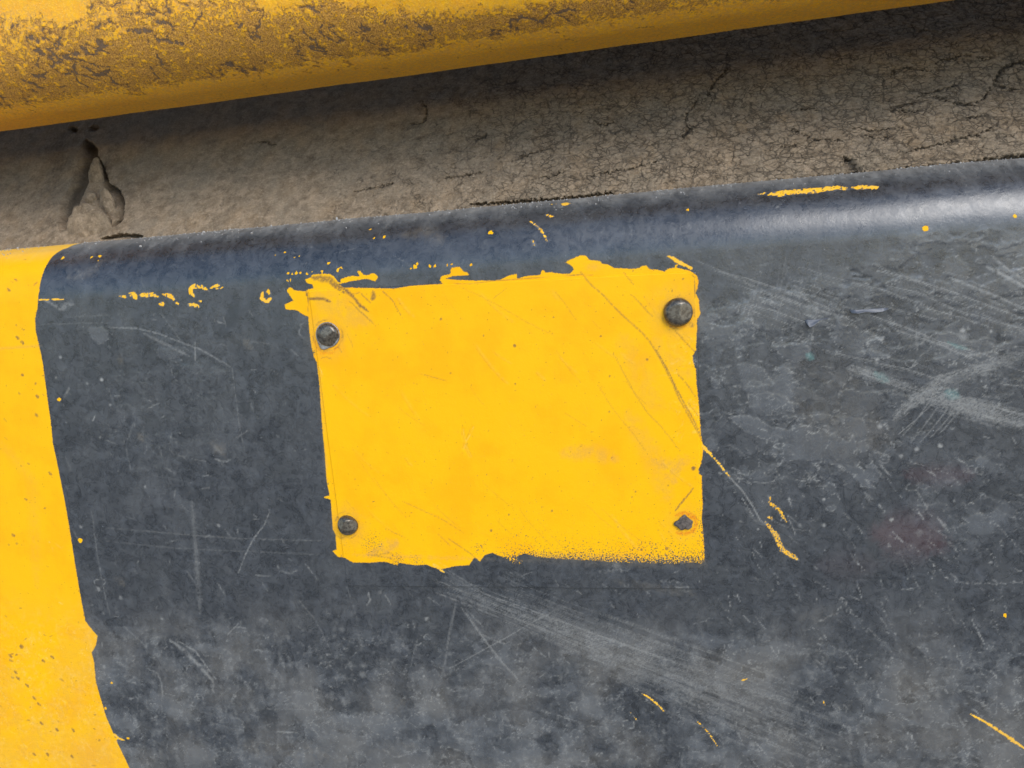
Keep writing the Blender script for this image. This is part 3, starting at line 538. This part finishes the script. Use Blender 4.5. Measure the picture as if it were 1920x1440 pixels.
    patch([(445,755),(475,752),(478,770),(465,790),(450,775)], -.8, -.03, .2); patch([(405,640),(445,605),(450,560),(430,570),(415,610)], -.7, -.01, .05)
    patch([(700,1360),(760,1350),(800,1375),(780,1410),(740,1420),(705,1395)], -.8, -.06, .6)
    patch([(640,1340),(690,1345),(720,1335),(760,1350),(790,1335),(800,1300),(830,1320),(850,1370),(880,1345),(920,1390),(960,1380),(1000,1350),(1060,1370),(1080,1400),(1120,1440),(1100,1500),(600,1500),(520,1440),(560,1400),(530,1370),(600,1345)], .6, .07, .6, 2.6)
    patch([(820,1440),(840,1400),(880,1415),(900,1460),(840,1480)], -.8, -.05, .6)
    Zf = world_z(S); Wf = Zf - PA - PB * U
    def region(cx, cy, rx, ry):
        c = flat_hit(cx, cy); return np.exp(-(((U - c[0]) / (rx * .164)) ** 2 + ((Zf - c[1]) / (ry * .164)) ** 2) ** 2)
    reg = np.maximum.reduce([region(1500, 730, 230, 190), .8 * region(1800, 600, 200, 160), .9 * sstep(-128, -150, Wf + 5 * fbm(U / 20, Zf / 20, 3, 77)), .35 * region(330, 800, 260, 260), .5 * region(1830, 950, 120, 120)])
    for sc, st, thr, fl, sd_ in ((15., 1.5, .10, .6, 101), (10., 1.3, .20, -.7, 113), (7., 1.2, .30, .6, 127), (24., 1.9, .16, .5, 139)):
        nn = fbm(U / sc, Zf * st / sc, 5, sd_, .46); e_ = (nn - thr) * sc; mk = sstep(-.12, .12, e_) * sstep(.12, .5, reg)
        S.field('film')[:] += mk * fl * .8; S.field('relief')[:] += mk * (.05 if fl > 0 else -.05)
        S.field('dust')[:] = np.maximum(S.field('dust'), .55 * np.exp(-(e_ / .11) ** 2) * sstep(.15, .6, reg) * sstep(-.35, .35, fbm(U / 2.5, Zf / 2.5, 3, sd_ + 3)))
    np.clip(S.field('film'), -1, 1, out=S.field('film'))
    for k in range(70):                                    # small chips everywhere
        x, y = (rnd.uniform(1330, 1900), rnd.uniform(590, 960)) if k % 2 else (rnd.uniform(120, 1900), rnd.uniform(1080, 1440))
        if 590 < x < 1325 and y < 1080: continue
        r0 = rnd.uniform(4, 16); patch([(x + r0 * rnd.uniform(.5, 1.3) * math.cos(a), y + r0 * rnd.uniform(.35, .9) * math.sin(a)) for a in (j * math.tau / 7 for j in range(7))], rnd.choice((-.7, .6, .8)), rnd.choice((-.04, .04)), rnd.uniform(.2, .7), .4, k % 40)
    for pts, wd in (([(1595,509),(1612,511)],6),([(1600,520),(1630,522)],4),([(1583,530),(1590,534)],11),([(1650,538),(1662,541)],4),([(1868,90),(1869,92)],1),([(800,1066),(815,1070)],5),([(1500,885),(1512,900)],2),([(1530,935),(1545,960)],2),([(1362,912),(1380,905)],2),([(1605,1108),(1612,1120),(1620,1126)],5),([(1720,1088),(1600,1086)],2)):
        S.stroke('relief', pts, wd, -.08, mode='add', soft=.4, rough=.3); S.stroke('film', pts, wd, -.8, mode='add', soft=.4, rough=.3)
    # ---- large areas
    Z = world_z(S); W = Z - PA - PB * U
    n1 = fbm(U / 26, W / 26, 5, 3); n2 = fbm(U / 7, W / 7, 5, 8, .6); n3 = fbm(U / 2.2, W / 2.2, 4, 12, .6)
    if skip_big: S.field('film')[:] += np.clip(n2 * .8 + n1 * .4 + .05, -.5, .6); return
    px_low = sstep(-118, -150, W + n1 * 10); S.field('film')[:] += np.clip(n2 * .8 + n1 * .4 + .05, -.5, .6)
    S.field('dust')[:] = np.maximum(S.field('dust'), np.clip(px_low * (n2 * .4 + n3 * .5 - .02), 0, .45))
    S.field('film')[:] += px_low * np.clip(.35 + n1, 0, .7)
    S.field('brown')[:] = np.maximum(S.field('brown'), np.clip(px_low * (n1 * .9 + .12), 0, .5))
    lip = R * math.pi / 2 - R
    S.field('dust')[:] = np.maximum(S.field('dust'), .9 * sstep(-7, 1.5, W + n2 * 2.2) * (.75 + .5 * n3))

def world_z(S):                                  # world height of every grid point of a sheet
    return S.map(S.U, S.W)[..., 2].astype(np.float32)
ATTR = ('yel', 'dust', 'brown', 'grime', 'speck', 'film', 'rust', 'tint')

# ------------------------------------------------------------------ the folded panel
cor = [flat_hit(*p) for p in ((-50, 1490), (1970, 1490), (-50, 400), (1970, 250))]
u_lo, u_hi = min(c[0] for c in cor), max(c[0] for c in cor)
w_lo = min(cor[0][1] - PA - PB * cor[0][0], cor[1][1] - PA - PB * cor[1][0])
lip = R * math.pi / 2 - R
SP = Sheet(panel_map, spaced(u_lo, u_hi, .38, -420, 420), np.concatenate((spaced(w_lo, lip, .345, -420, lip)[:-1], np.linspace(lip + .3, lip + 7, 12))))
SP.guess = (0., -60.)
print('panel grid', SP.U.shape, 'u', u_lo, u_hi, 'w', w_lo)
paint(SP)
P = panel_map(SP.U.astype(np.float64), SP.W.astype(np.float64))
dent = .35 * fbm(SP.U / 45, SP.W / 45, 2, 5) + .05 * fbm(SP.U / 9, SP.W / 9, 3, 6)
rel = SP.field('relief') + dent + .012 * fbm(SP.U / 1.2, SP.W / 1.2, 3, 9)
ang = np.clip((SP.W + R) / R, 0, math.pi / 2)
P[..., 1] -= rel * np.cos(ang); P[..., 2] += rel * np.sin(ang)
# two curls of paint lifting off the surface
panel = grid_object('body_panel', SP, P, PAINT, ATTR)
tag(panel, 'black painted steel panel with rounded top edge, yellow band at its left and many scratches', 'panel')

# ------------------------------------------------------------------ thin plate riveted to the panel
pc = [flat_hit(*p, y=-.5) for p in ((577, 544), (1307, 508), (1320, 1106), (650, 1100))]
pu0, pu1 = (pc[0][0] + pc[3][0]) / 2, (pc[1][0] + pc[2][0]) / 2; pz1, pz0 = (pc[0][1] + pc[1][1]) / 2, (pc[2][1] + pc[3][1]) / 2
print('plate corners', pc)
def plate_map(u, wv):                        # true corners, so the sheet follows the slight skew of the plate
    s_ = (u - pu0) / (pu1 - pu0); t_ = (wv - pz0) / (pz1 - pz0)
    uu = (1 - t_) * ((1 - s_) * pc[3][0] + s_ * pc[2][0]) + t_ * ((1 - s_) * pc[0][0] + s_ * pc[1][0])
    zz = (1 - t_) * ((1 - s_) * pc[3][1] + s_ * pc[2][1]) + t_ * ((1 - s_) * pc[0][1] + s_ * pc[1][1])
    return np.stack(np.broadcast_arrays(uu, -.5 + 0 * uu, zz), -1)
ed = np.array([0, .06, .14, .24, .36])
SL = Sheet(plate_map, np.concatenate((pu0 + ed, np.arange(pu0 + .5, pu1 - .5, .3), pu1 - ed[::-1])), np.concatenate((pz0 + ed, np.arange(pz0 + .5, pz1 - .5, .3), pz1 - ed[::-1])))
paint(SL, True)
P = plate_map(SL.U.astype(np.float64), SL.W.astype(np.float64))
em = np.minimum(np.minimum(SL.U - pu0, pu1 - SL.U), np.minimum(SL.W - pz0, pz1 - SL.W)) + .04 * fbm(SL.U / 3, SL.W / 3, 2, 4)
di = np.interp(P[..., 0].ravel(), SP.u, np.arange(len(SP.u))).reshape(P.shape[:2])
dj = np.interp((P[..., 2] - PA - PB * P[..., 0]).ravel(), SP.w, np.arange(len(SP.w))).reshape(P.shape[:2])
under = dent[np.round(dj).astype(int), np.round(di).astype(int)]       # the panel's own swell under the plate
P[..., 1] -= under + SL.field('relief') + .04 * fbm(SL.U / 30, SL.W / 30, 2, 7)
P[..., 1] += .85 * (1 - sstep(0, .34, em))
np.set_printoptions(precision=2)
plate = grid_object('cover_plate', SL, P, PAINT, ATTR)
tag(plate, 'thin bright yellow plate held by rivets in the middle of the black panel', 'plate')

def revolve(name, prof, segs, shape=None, cut=(), jit=0., seed=1):
    """prof: (radius, height) pairs; shape(angle) scales the radius; cut: planes (nx, ny, d) that flatten the dome"""
    v = []; f = []; r_ = random.Random(seed)
    for r, h in prof:
        for k in range(segs):
            a = k * math.tau / segs; q = r * (shape(a) if shape else 1); x, y = q * math.cos(a), q * math.sin(a); hh = h
            for nx, ny, d in cut: hh = min(hh, d - nx * x - ny * y)
            hh = max(hh, min(h, .05)) + r_.uniform(-jit, jit); v.append((x * MM, -hh * MM, y * MM))
    for j in range(len(prof) - 1):
        for k in range(segs): k2 = (k + 1) % segs; f.append((j * segs + k, j * segs + k2, (j + 1) * segs + k2, (j + 1) * segs + k))
    f.append(tuple((len(prof) - 1) * segs + k for k in range(segs)))
    me = bpy.data.meshes.new(name); me.from_pydata(v, [], f); me.update()
    for p in me.polygons: p.use_smooth = True
    return me
def dome(r, h, n=16, skirt=.6):
    out = [(r * 1.0, -.3), (r, 0), (r * 1.005, skirt)]
    for k in range(1, n): a = k / n * math.pi / 2; out.append((r * math.cos(a) , skirt + h * math.sin(a)))
    out.append((r * .02, skirt + h)); return out
def on_plate(px, py):
    u, z = flat_hit(px, py, -1.2); i = np.argmin(np.abs(P[..., 0] - u) + np.abs(P[..., 2] - z)); return P.reshape(-1, 3)[i]
def rivet(px, py, r, h, cuts, mat, label, seed, shape=None):
    o = link('rivet', revolve('rivet', dome(r, h), 56, shape, cuts, .006, seed), mat, plate, Vector(on_plate(px, py) * MM))
    o['label'] = label; return o
rv = rivet(614, 628, 3.7, 2.1, [(.12, .1, 2.45), (-.45, -.2, 3.1), (.55, -.5, 3.0)], RIVET, 'worn domed rivet head with a bright teardrop rim, upper left corner of the plate', 1)
def tear(a):
    d = (a - math.radians(240) + math.pi) % math.tau - math.pi; return 1 + .27 * math.exp(-(d / .38) ** 2) + .02 * math.cos(a - 3)
rim = link('rivet_rim', revolve('rivet_rim', [(4.05, -.3), (4.05, .25), (3.95, .42), (3.7, .5), (3.3, .45)], 56, tear, jit=.02), RIM, rv, Vector((-.1 * MM, 0, -.1 * MM)))
rivet(1272, 586, 4.15, 2.6, [(-.10, .03, 2.75), (.42, .02, 3.05)], RIVET, 'largest domed rivet head, upper right corner of the plate', 2)
rivet(651, 985, 3.35, 2.4, [(.25, .05, 2.55), (.75, .15, 3.4), (-.5, .3, 3.3), (.3, -.75, 3.5)], RIVET, 'small faceted rivet head with a bright facet, lower left corner of the plate', 3, lambda a: 1 + .03 * math.cos(2 * a + 1) + .03 * math.cos(3 * a))
st = rivet(1285, 982, 2.2, .3, [(.2, .1, .75)], STUB, 'dark broken rivet stub ringed with orange rust, lower right corner of the plate', 4, lambda a: 1 + .09 * math.cos(3 * a + 1) + .07 * math.sin(5 * a) + .04 * math.sin(9 * a) + .6 * math.exp(-(((a - 3.25 + math.pi) % math.tau - math.pi) / .3) ** 2))

# ------------------------------------------------------------------ caked dirt in the gap between beam and panel
def strip_w(px, py): return hit(strip_map, px, py)
sc = [strip_w(*p) for p in ((-60, 480), (1980, 300), (-60, 180), (1980, -60))]
su0, su1 = min(c[0] for c in sc), max(c[0] for c in sc); sw1 = max(c[1] for c in sc)
SS = Sheet(strip_map, spaced(su0, su1, .3, -420, 420), spaced(-4, sw1, .28, -9, 75)); SS.guess = (0., 15.)
print('strip grid', SS.U.shape, sw1)
for a in ('warm', 'crack_shade', 'craze', 'relief'): SS.field(a)
U, W = SS.U, SS.W
wu = U + .9 * fbm(U / 4, W / 4, 3, 21); ww = W + .9 * fbm(U / 4 + 9, W / 4, 3, 25)
def cracks(size, ratio, width, s):
    f1, f2, idc = worley((wu + .5 * ww) / size, ww * ratio / size, s); return sstep(width, 0, f2 - f1), idc
c1, i1 = cracks(3.9, 1.5, .08, 2); c2, i2 = cracks(2.0, 1.3, .10, 7); c3, i3 = cracks(9.5, 1.6, .05, 11)
c1, c2, c3 = [c * sstep(-.45, .3, fbm(U / k, W / k, 3, 40 + int(k)) + b) for c, k, b in ((c1, 7., .18), (c2, 5., .05), (c3, 12., .1))]
local = sstep(-120, 40, U + 26 * fbm(U / 20, W / 20, 4, 60))               # the left part is smooth, the right part crazed
crz = np.clip(.8 * c1 + .45 * c2 + 1. * c3, 0, 1) * (.08 + .92 * local); SS.field('craze')[:] = local * .62 + .12
def crk(pts, wd, v=1., rough=.9): SS.stroke('crack_shade', pts, wd * .5 + .5, v, soft=.4, rough=1.3, brk=.3, bs=1.5, taper=.85, seed=int(pts[0][0]) % 60)
for pts, wd in (([(788,188),(798,200),(801,214),(796,228),(782,234),(768,232)],5),([(1365,128),(1352,142),(1338,158),(1325,184)],6),([(1308,186),(1302,198),(1290,212),(1284,232),(1292,244),(1280,258)],5),([(890,262),(906,258),(912,250)],9),([(480,266),(500,266),(516,274)],8),
    ([(1925,112),(1904,119),(1886,126),(1872,140),(1865,155)],11),([(1860,157),(1872,162),(1888,166),(1908,167)],10),([(1862,160),(1850,178),(1838,190),(1815,196),(1790,190)],3),([(1765,112),(1780,112),(1795,106),(1822,104)],3.5),([(1830,108),(1850,112),(1864,108)],3.5),([(1670,144),(1680,130),(1700,127),(1740,133)],3.5),([(1720,178),(1760,171),(1790,160),(1800,155)],3.5),
    ([(1655,205),(1690,200),(1715,192),(1730,175)],3.5),([(1480,212),(1495,204),(1520,202),(1545,208)],3),([(1655,205),(1705,210),(1725,208)],3),([(1600,240),(1640,246),(1680,240),(1700,238)],3),([(1625,254),(1650,262),(1668,258)],3.5),([(1805,228),(1820,220),(1845,218)],4),([(1690,288),(1740,276),(1780,266),(1830,254),(1860,240)],3.5),([(1780,250),(1792,262),(1804,255)],3),([(1280,258),(1295,242)],4),
    ([(830,334),(870,330),(905,322)],3.5),([(960,302),(990,290),(1030,278)],3.5),([(660,360),(700,352),(740,344)],3),([(1000,336),(1040,330),(1060,318)],2.5),([(1100,330),(1180,318),(1240,300)],2.5),([(1460,276),(1480,274),(1495,272)],3),([(1750,182),(1800,196),(1830,200)],3),([(1480,240),(1530,262),(1580,264)],2.5),([(1110,222),(1130,236),(1160,226)],2.5)):
    crk(pts, wd)
# the hollow at the left, with its ledges
for pts, wd, dep in (([(160,272),(170,290),(160,312),(150,345),(138,372),(128,405),(122,425)],30,2.6),([(140,350),(128,385),(122,420)],26,2.4),([(165,283),(180,300),(190,322),(200,345)],12,2.2),([(196,340),(202,352),(190,370),(188,392)],10,2.4),([(204,350),(218,362),(226,385),(224,412),(212,422)],13,2.2),([(150,390),(165,398),(190,402)],22,2.0),([(130,240),(142,246)],12,1.2),([(168,240),(182,242)],14,1.0),([(160,262),(163,272)],7,1.4),([(190,448),(225,442),(265,444)],7,1.6)):
    SS.stroke('relief', pts, wd, dep, mode='max', soft=.75, rough=.6, taper=.5)
hollow = SS.field('relief').copy()
for pts, wd in (([(1195,372),(1100,378),(1000,392)],5),([(1300,366),(1500,342),(1700,322),(1925,298)],13),([(1590,300),(1600,320),(1590,335)],26),([(1700,330),(1925,295)],20),([(880,384),(1050,374),(1150,362)],6)):
    SS.stroke('crack_shade', pts, wd * .6, .7, soft=.9, rough=1.5, brk=.3, taper=.4); SS.stroke('relief', pts, wd * .7, .8, mode='max', soft=.9, rough=1.2, taper=.4)  # gaps along the panel edge: shade painted in besides the cut relief
for pts, wd, v in (([(1360,182)],26,.8),([(1470,222)],24,.9),([(1385,230),(1395,245)],26,.7),([(1195,180),(1205,182)],24,.8),([(800,172),(830,168)],16,.8),([(1215,282),(1225,275)],26,.5),([(1430,152)],14,.7),([(1430,160)],14,.4),([(1750,240),(1790,246)],34,.5),([(1640,240)],30,.4),([(20,352)],24,.6),([(75,418)],20,.6),([(1200,300),(1230,290)],20,.5),([(650,170),(900,140)],30,.35)):
    SS.stroke('warm', pts, wd, v, soft=.9, brk=.4, rough=1.2)
SS.stroke('crack_shade', [(118,250),(100,330),(95,430)], 60, .35, soft=.95, rough=2, brk=.4)
SS.field('warm')[:] = np.maximum(SS.field('warm'), np.clip(.9 * fbm(U / 9, W / 9, 4, 71) - .05 + .35 * sstep(20, 40, W), 0, .8))  # random warm mottling; toward the top, yellow bounce from the beam painted in
grain = .30 * fbm(wu / 3.2, ww / 1.9, 4, 31, .62) + .55 * fbm(U / 14, W / 9, 3, 33) + .9 * fbm(U / 40, W / 30, 2, 35)
tilt = ((RA[i1] - .5) * .22 + (RA[i2] - .5) * .10) * (.2 + .8 * local)
drawn = SS.field('crack_shade').copy()
dep = grain + tilt - .42 * crz - 1.2 * drawn - SS.field('relief') * 2.3 + .16 * fbm(U / .8, W / .7, 3, 44)
SS.field('crack_shade')[:] = np.clip(.75 * crz + drawn + .75 * sstep(.5, 1.8, hollow), 0, 1)  # the hollow's shade is painted in with the crack colour
P2 = strip_map(U.astype(np.float64), W.astype(np.float64)); P2[..., 1] -= dep
# the dirt closes the gap to the beam at its top
strip = grid_object('dirt_layer', SS, P2, DIRT, ('warm', 'crack_shade', 'craze'))
tag(strip, 'cracked grey brown dirt crust filling the gap between yellow beam and black panel', 'dirt')

def lump(name, px, py, rx, rz, ry, yoff, label, seed, cat='dirt clod', squash=None, rot=0.):
    """an irregular clod: a displaced sphere half sunk in the dirt"""
    ns, nr = 40, 26; v = []; f = []; th, ph = np.meshgrid(np.linspace(0, math.pi, nr), np.linspace(0, math.tau, ns, endpoint=False), indexing='ij')
    x, y, z = np.sin(th) * np.cos(ph), np.cos(th), np.sin(th) * np.sin(ph)
    n = 1 + .30 * fbm(x * 1.5 + z * .7 + seed, y * 1.5 + z * 1.2, 4, seed) + .10 * fbm(x * 6 + z * 3, z * 6 - y * 4, 3, seed + 3)
    x, y, z = x * n * rx, y * n * ry, z * n * rz
    x, z = x * math.cos(rot) - z * math.sin(rot), x * math.sin(rot) + z * math.cos(rot)
    co = np.stack((x, y, z), -1).reshape(-1, 3) * MM
    for j in range(nr - 1):
        for k in range(ns): k2 = (k + 1) % ns; f.append((j * ns + k, j * ns + k2, (j + 1) * ns + k2, (j + 1) * ns + k))
    me = bpy.data.meshes.new(name); me.from_pydata([tuple(c) for c in co], [], f); me.update()
    for p in me.polygons: p.use_smooth = True
    for a in ('warm', 'crack_shade'): me.attributes.new(a, 'FLOAT', 'POINT')
    u, wv = strip_w(px, py); i = np.argmin(np.abs(U - u) + np.abs(W - wv)); base = P2.reshape(-1, 3)[i]
    o = link(name, me, DIRT, None, Vector((base + np.array((0, yoff, 0))) * MM)); return tag(o, label, cat)
lump('dirt_clod', 166, 432, 9.0, 9.4, 3.4, 1.4, 'large rounded grey dirt clod at the bottom of the hollow on the left', 3)
lump('dirt_clod', 173, 372, 2.6, 2.8, 1.9, -.2, 'small round dark dirt lump above the large rounded clod', 8)
lump('dirt_flake', 207, 388, 3.0, 6.6, 1.4, -.9, 'upright oval flake of dirt to the right of the small dark lump', 12, 'dirt flake', rot=.12)
lump('dirt_flake', 180, 338, 3.2, 8.0, 1.4, .2, 'long narrow wedge of dirt hanging above the small dark lump', 17, 'dirt flake', rot=-.12)

# crumbs lodged along the panel's top edge: nobody could count them
def crumbs():
    v = []; f = []; r_ = random.Random(5)
    t = (1 + 5 ** .5) / 2
    iv = [(-1, t, 0), (1, t, 0), (-1, -t, 0), (1, -t, 0), (0, -1, t), (0, 1, t), (0, -1, -t), (0, 1, -t), (t, 0, -1), (t, 0, 1), (-t, 0, -1), (-t, 0, 1)]
    fi = [(0,11,5),(0,5,1),(0,1,7),(0,7,10),(0,10,11),(1,5,9),(5,11,4),(11,10,2),(10,7,6),(7,1,8),(3,9,4),(3,4,2),(3,2,6),(3,6,8),(3,8,9),(4,9,5),(2,4,11),(6,2,10),(8,6,7),(9,8,1)]
    for k in range(1500):
        u = r_.uniform(u_lo, u_hi); a = r_.uniform(.42, .5) * math.pi - r_.random() ** 3 * .45
        s_ = .08 + .20 * r_.random() ** 2 + (.5 * r_.random() if r_.random() < .012 else 0)
        if perlin(np.array([u / 9.]), np.array([3.3]), 2)[0] < r_.uniform(-.8, .1): continue
        ww_ = -R + R * min(a, math.pi / 2); p = panel_map(u, ww_); p = np.array(p, float)
        p[1] += max(0, a - math.pi / 2) * R; nrm_ = np.array((0, -math.cos(min(a, math.pi / 2)), math.sin(min(a, math.pi / 2))))
        dz = float(np.interp(u, SP.u, rel[np.argmin(np.abs(SP.w - ww_))])); p += nrm_ * (dz + s_ * .3)
        b = len(v); sc_ = [s_ * r_.uniform(.6, 1.3) / 1.9 for _ in range(3)]
        for q in iv: v.append(tuple((p[i] + q[i] * sc_[i] * r_.uniform(.8, 1.2)) * MM for i in range(3)))
        f += [(b + i, b + j, b + l) for i, j, l in fi]
    me = bpy.data.meshes.new('dirt_crumbs'); me.from_pydata(v, [], f); me.update()
    for a in ('warm', 'crack_shade'): me.attributes.new(a, 'FLOAT', 'POINT')
    o = link('dirt_crumbs', me, CRUMB); tag(o, 'fine pale dirt crumbs lying along the rounded top edge of the black panel', 'dirt crumbs', kind='stuff')
n = N("pale_dust"); CRUMB = n.done(n.mix(n.noise(1.5, 3), (.24, .22, .20), (.42, .40, .37)), .9, spec=.2)
crumbs()

# ------------------------------------------------------------------ peeled curls of paint on the panel
def curl(pts_top, pts_bot, lift, label):
    n = len(pts_top); rows = 7; v = []; f = []
    for k in range(n):
        a = np.array(hit(panel_map, *pts_top[k], (0., -60.))); b = np.array(hit(panel_map, *pts_bot[k], (0., -60.)))
        for j in range(rows):
            t = j / (rows - 1); q = a + (b - a) * t; p = np.array(panel_map(q[0], q[1]), float)
            i_, j_ = np.argmin(np.abs(SP.u - q[0])), np.argmin(np.abs(SP.w - q[1]))
            p[1] -= rel[j_, i_] + .04 + lift[k] * t ** 1.7; v.append(tuple(p * MM))
    for k in range(n - 1):
        for j in range(rows - 1): f.append((k * rows + j, k * rows + j + 1, (k + 1) * rows + j + 1, (k + 1) * rows + j))
    me = bpy.data.meshes.new('paint_curl'); me.from_pydata(v, [], f); me.update()
    for p in me.polygons: p.use_smooth = True
    o = link('paint_curl', me, CURL, panel); so_ = o.modifiers.new('thickness', 'SOLIDIFY'); so_.thickness = .05 * MM; so_.offset = 1
    o['label'] = label
n = N("glossy_black_flake"); CURL = n.done(n.mix(n.noise(1.2, 3), (.05, .055, .065), (.09, .095, .11)), .38, spec=.5)
curl([(1508,600),(1514,599),(1522,599),(1530,599),(1540,598),(1552,596)], [(1512,607),(1517,614),(1524,611),(1530,606),(1537,600),(1552,598)], [.5, 1.0, .9, .6, .3, .05], 'small peeled curl of black paint')
curl([(1592,580),(1604,581),(1620,580),(1636,579),(1652,578),(1664,577)], [(1596,587),(1608,588),(1622,585),(1638,586),(1654,585),(1666,580)], [.5, .8, .6, .5, .3, .05], 'long peeled curl of black paint')

# ------------------------------------------------------------------ yellow beam
bc = [hit(beam_map, *p, (0., 30.)) for p in ((-60, -50), (1980, -50), (-60, 200))]
bu0, bu1 = min(c[0] for c in bc), max(c[0] for c in bc); bw1 = max(c[1] for c in bc)
BMs = Sheet(beam_map, spaced(bu0, bu1, .32, -420, 420), np.concatenate((np.linspace(-24, -13.2, 10), spaced(-12.9, bw1, .3, -12.8, 380))))
BMs.guess = (0., 25.)
print('beam grid', BMs.U.shape, bw1)
for a in ('rust', 'clean'): BMs.field(a)
U, W = BMs.U, BMs.W
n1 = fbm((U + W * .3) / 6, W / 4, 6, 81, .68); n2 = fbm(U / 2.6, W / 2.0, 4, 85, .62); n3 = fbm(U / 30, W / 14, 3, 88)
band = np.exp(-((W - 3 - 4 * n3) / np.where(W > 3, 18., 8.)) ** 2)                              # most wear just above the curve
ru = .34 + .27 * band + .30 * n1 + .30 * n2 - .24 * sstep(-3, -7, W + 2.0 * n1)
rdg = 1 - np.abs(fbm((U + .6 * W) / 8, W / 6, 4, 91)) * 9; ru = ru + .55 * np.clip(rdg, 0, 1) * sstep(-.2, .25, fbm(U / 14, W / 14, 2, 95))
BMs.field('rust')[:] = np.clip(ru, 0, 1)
for pts, wd in (([(98,38),(108,55),(120,55),(135,44),(155,38)],6),([(172,56),(190,46),(205,40),(220,50)],7),([(120,60),(108,78),(98,92)],6),([(240,58),(285,58)],13),([(290,72),(345,82)],12),([(110,104),(150,112),(190,126),(205,126)],6),([(380,24),(368,40),(360,55)],5),([(520,38),(545,22)],5),([(447,52),(455,44)],6),([(543,66),(550,80)],9),([(72,22),(80,30)],8),([(168,18),(174,8)],9),([(676,46),(694,56)],13),([(895,4),(905,8)],20),([(228,30),(262,22)],6),([(60,110),(66,130),(80,90)],5),([(1190,52),(1230,50)],5),([(20,50),(36,46)],8),([(750,20),(762,34)],8),([(720,40),(724,46)],10),([(760,45),(763,52)],9)):
    BMs.stroke('rust', pts, wd, .95, soft=.5, rough=.8, brk=.15)
for pts, wd in (([(60,-10),(120,5),(150,20)],70),([(0,0),(120,-10)],50),([(640,-5),(900,-10),(1100,-14)],50),([(490,0),(560,-5)],40)):
    BMs.stroke('clean', pts, wd, .9, soft=.9, rough=2)
cl = np.maximum(BMs.field('clean'), .3 * sstep(-1, -6, W)); BMs.field('clean')[:] = cl
BMs.field('rust')[:] *= (1 - .7 * cl)
P3 = beam_map(U.astype(np.float64), W.astype(np.float64)); ang = np.clip((RB - W) / RB, 0, math.pi / 2)
rl = .10 * n2 * (1 - cl * .7) + .30 * n3 + .14 * fbm(U / 1.0, W / 1.0, 3, 99) * (1 - cl * .8) - .10 * sstep(.45, .75, ru)
P3[..., 1] -= rl * np.cos(ang); P3[..., 2] -= rl * np.sin(ang)
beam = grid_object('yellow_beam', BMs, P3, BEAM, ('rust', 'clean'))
tag(beam, 'heavy yellow steel beam with pitted flaking paint and a rounded lower edge, above the dirt filled gap', 'beam')
# the beam's back and top close it off from the sky behind
def block(name, x0, x1, y0, y1, z0, z1, mat, parent):
    v = [(x * MM, y * MM, z * MM) for x in (x0, x1) for y in (y0, y1) for z in (z0, z1)]
    f = [(0, 1, 3, 2), (4, 6, 7, 5), (0, 4, 5, 1), (2, 3, 7, 6), (0, 2, 6, 4), (1, 5, 7, 3)]
    me = bpy.data.meshes.new(name); me.from_pydata(v, [], f); me.update(); return link(name, me, mat, parent)
n = N("dark_inner_steel"); INNER = n.done(n.mix(n.noise(20, 4), (.03, .028, .025), (.07, .06, .05)), .8)
bk = block('back_wall', -418, 418, 110, 150, -520, 470, INNER, None)
tag(bk, 'dark inner steel behind the yellow beam and the black panel', 'machine body', kind='structure')
# ------------------------------------------------------------------ ground in front of the machine
def ground():
    s = 60.; me = bpy.data.meshes.new('ground'); me.from_pydata([(-s, -s, -1.15), (s, -s, -1.15), (s, s, -1.15), (-s, s, -1.15)], [], [(0, 1, 2, 3)]); me.update()
    n = N("pale_gravel"); m = n.done(n.mix(n.noise(30, 6, .7), (.32, .28, .22), (.50, .44, .36)), .95, n.bump(n.noise(12, 4, .7), 6, .6))
    tag(link('ground', me, m), kind='structure')
ground()
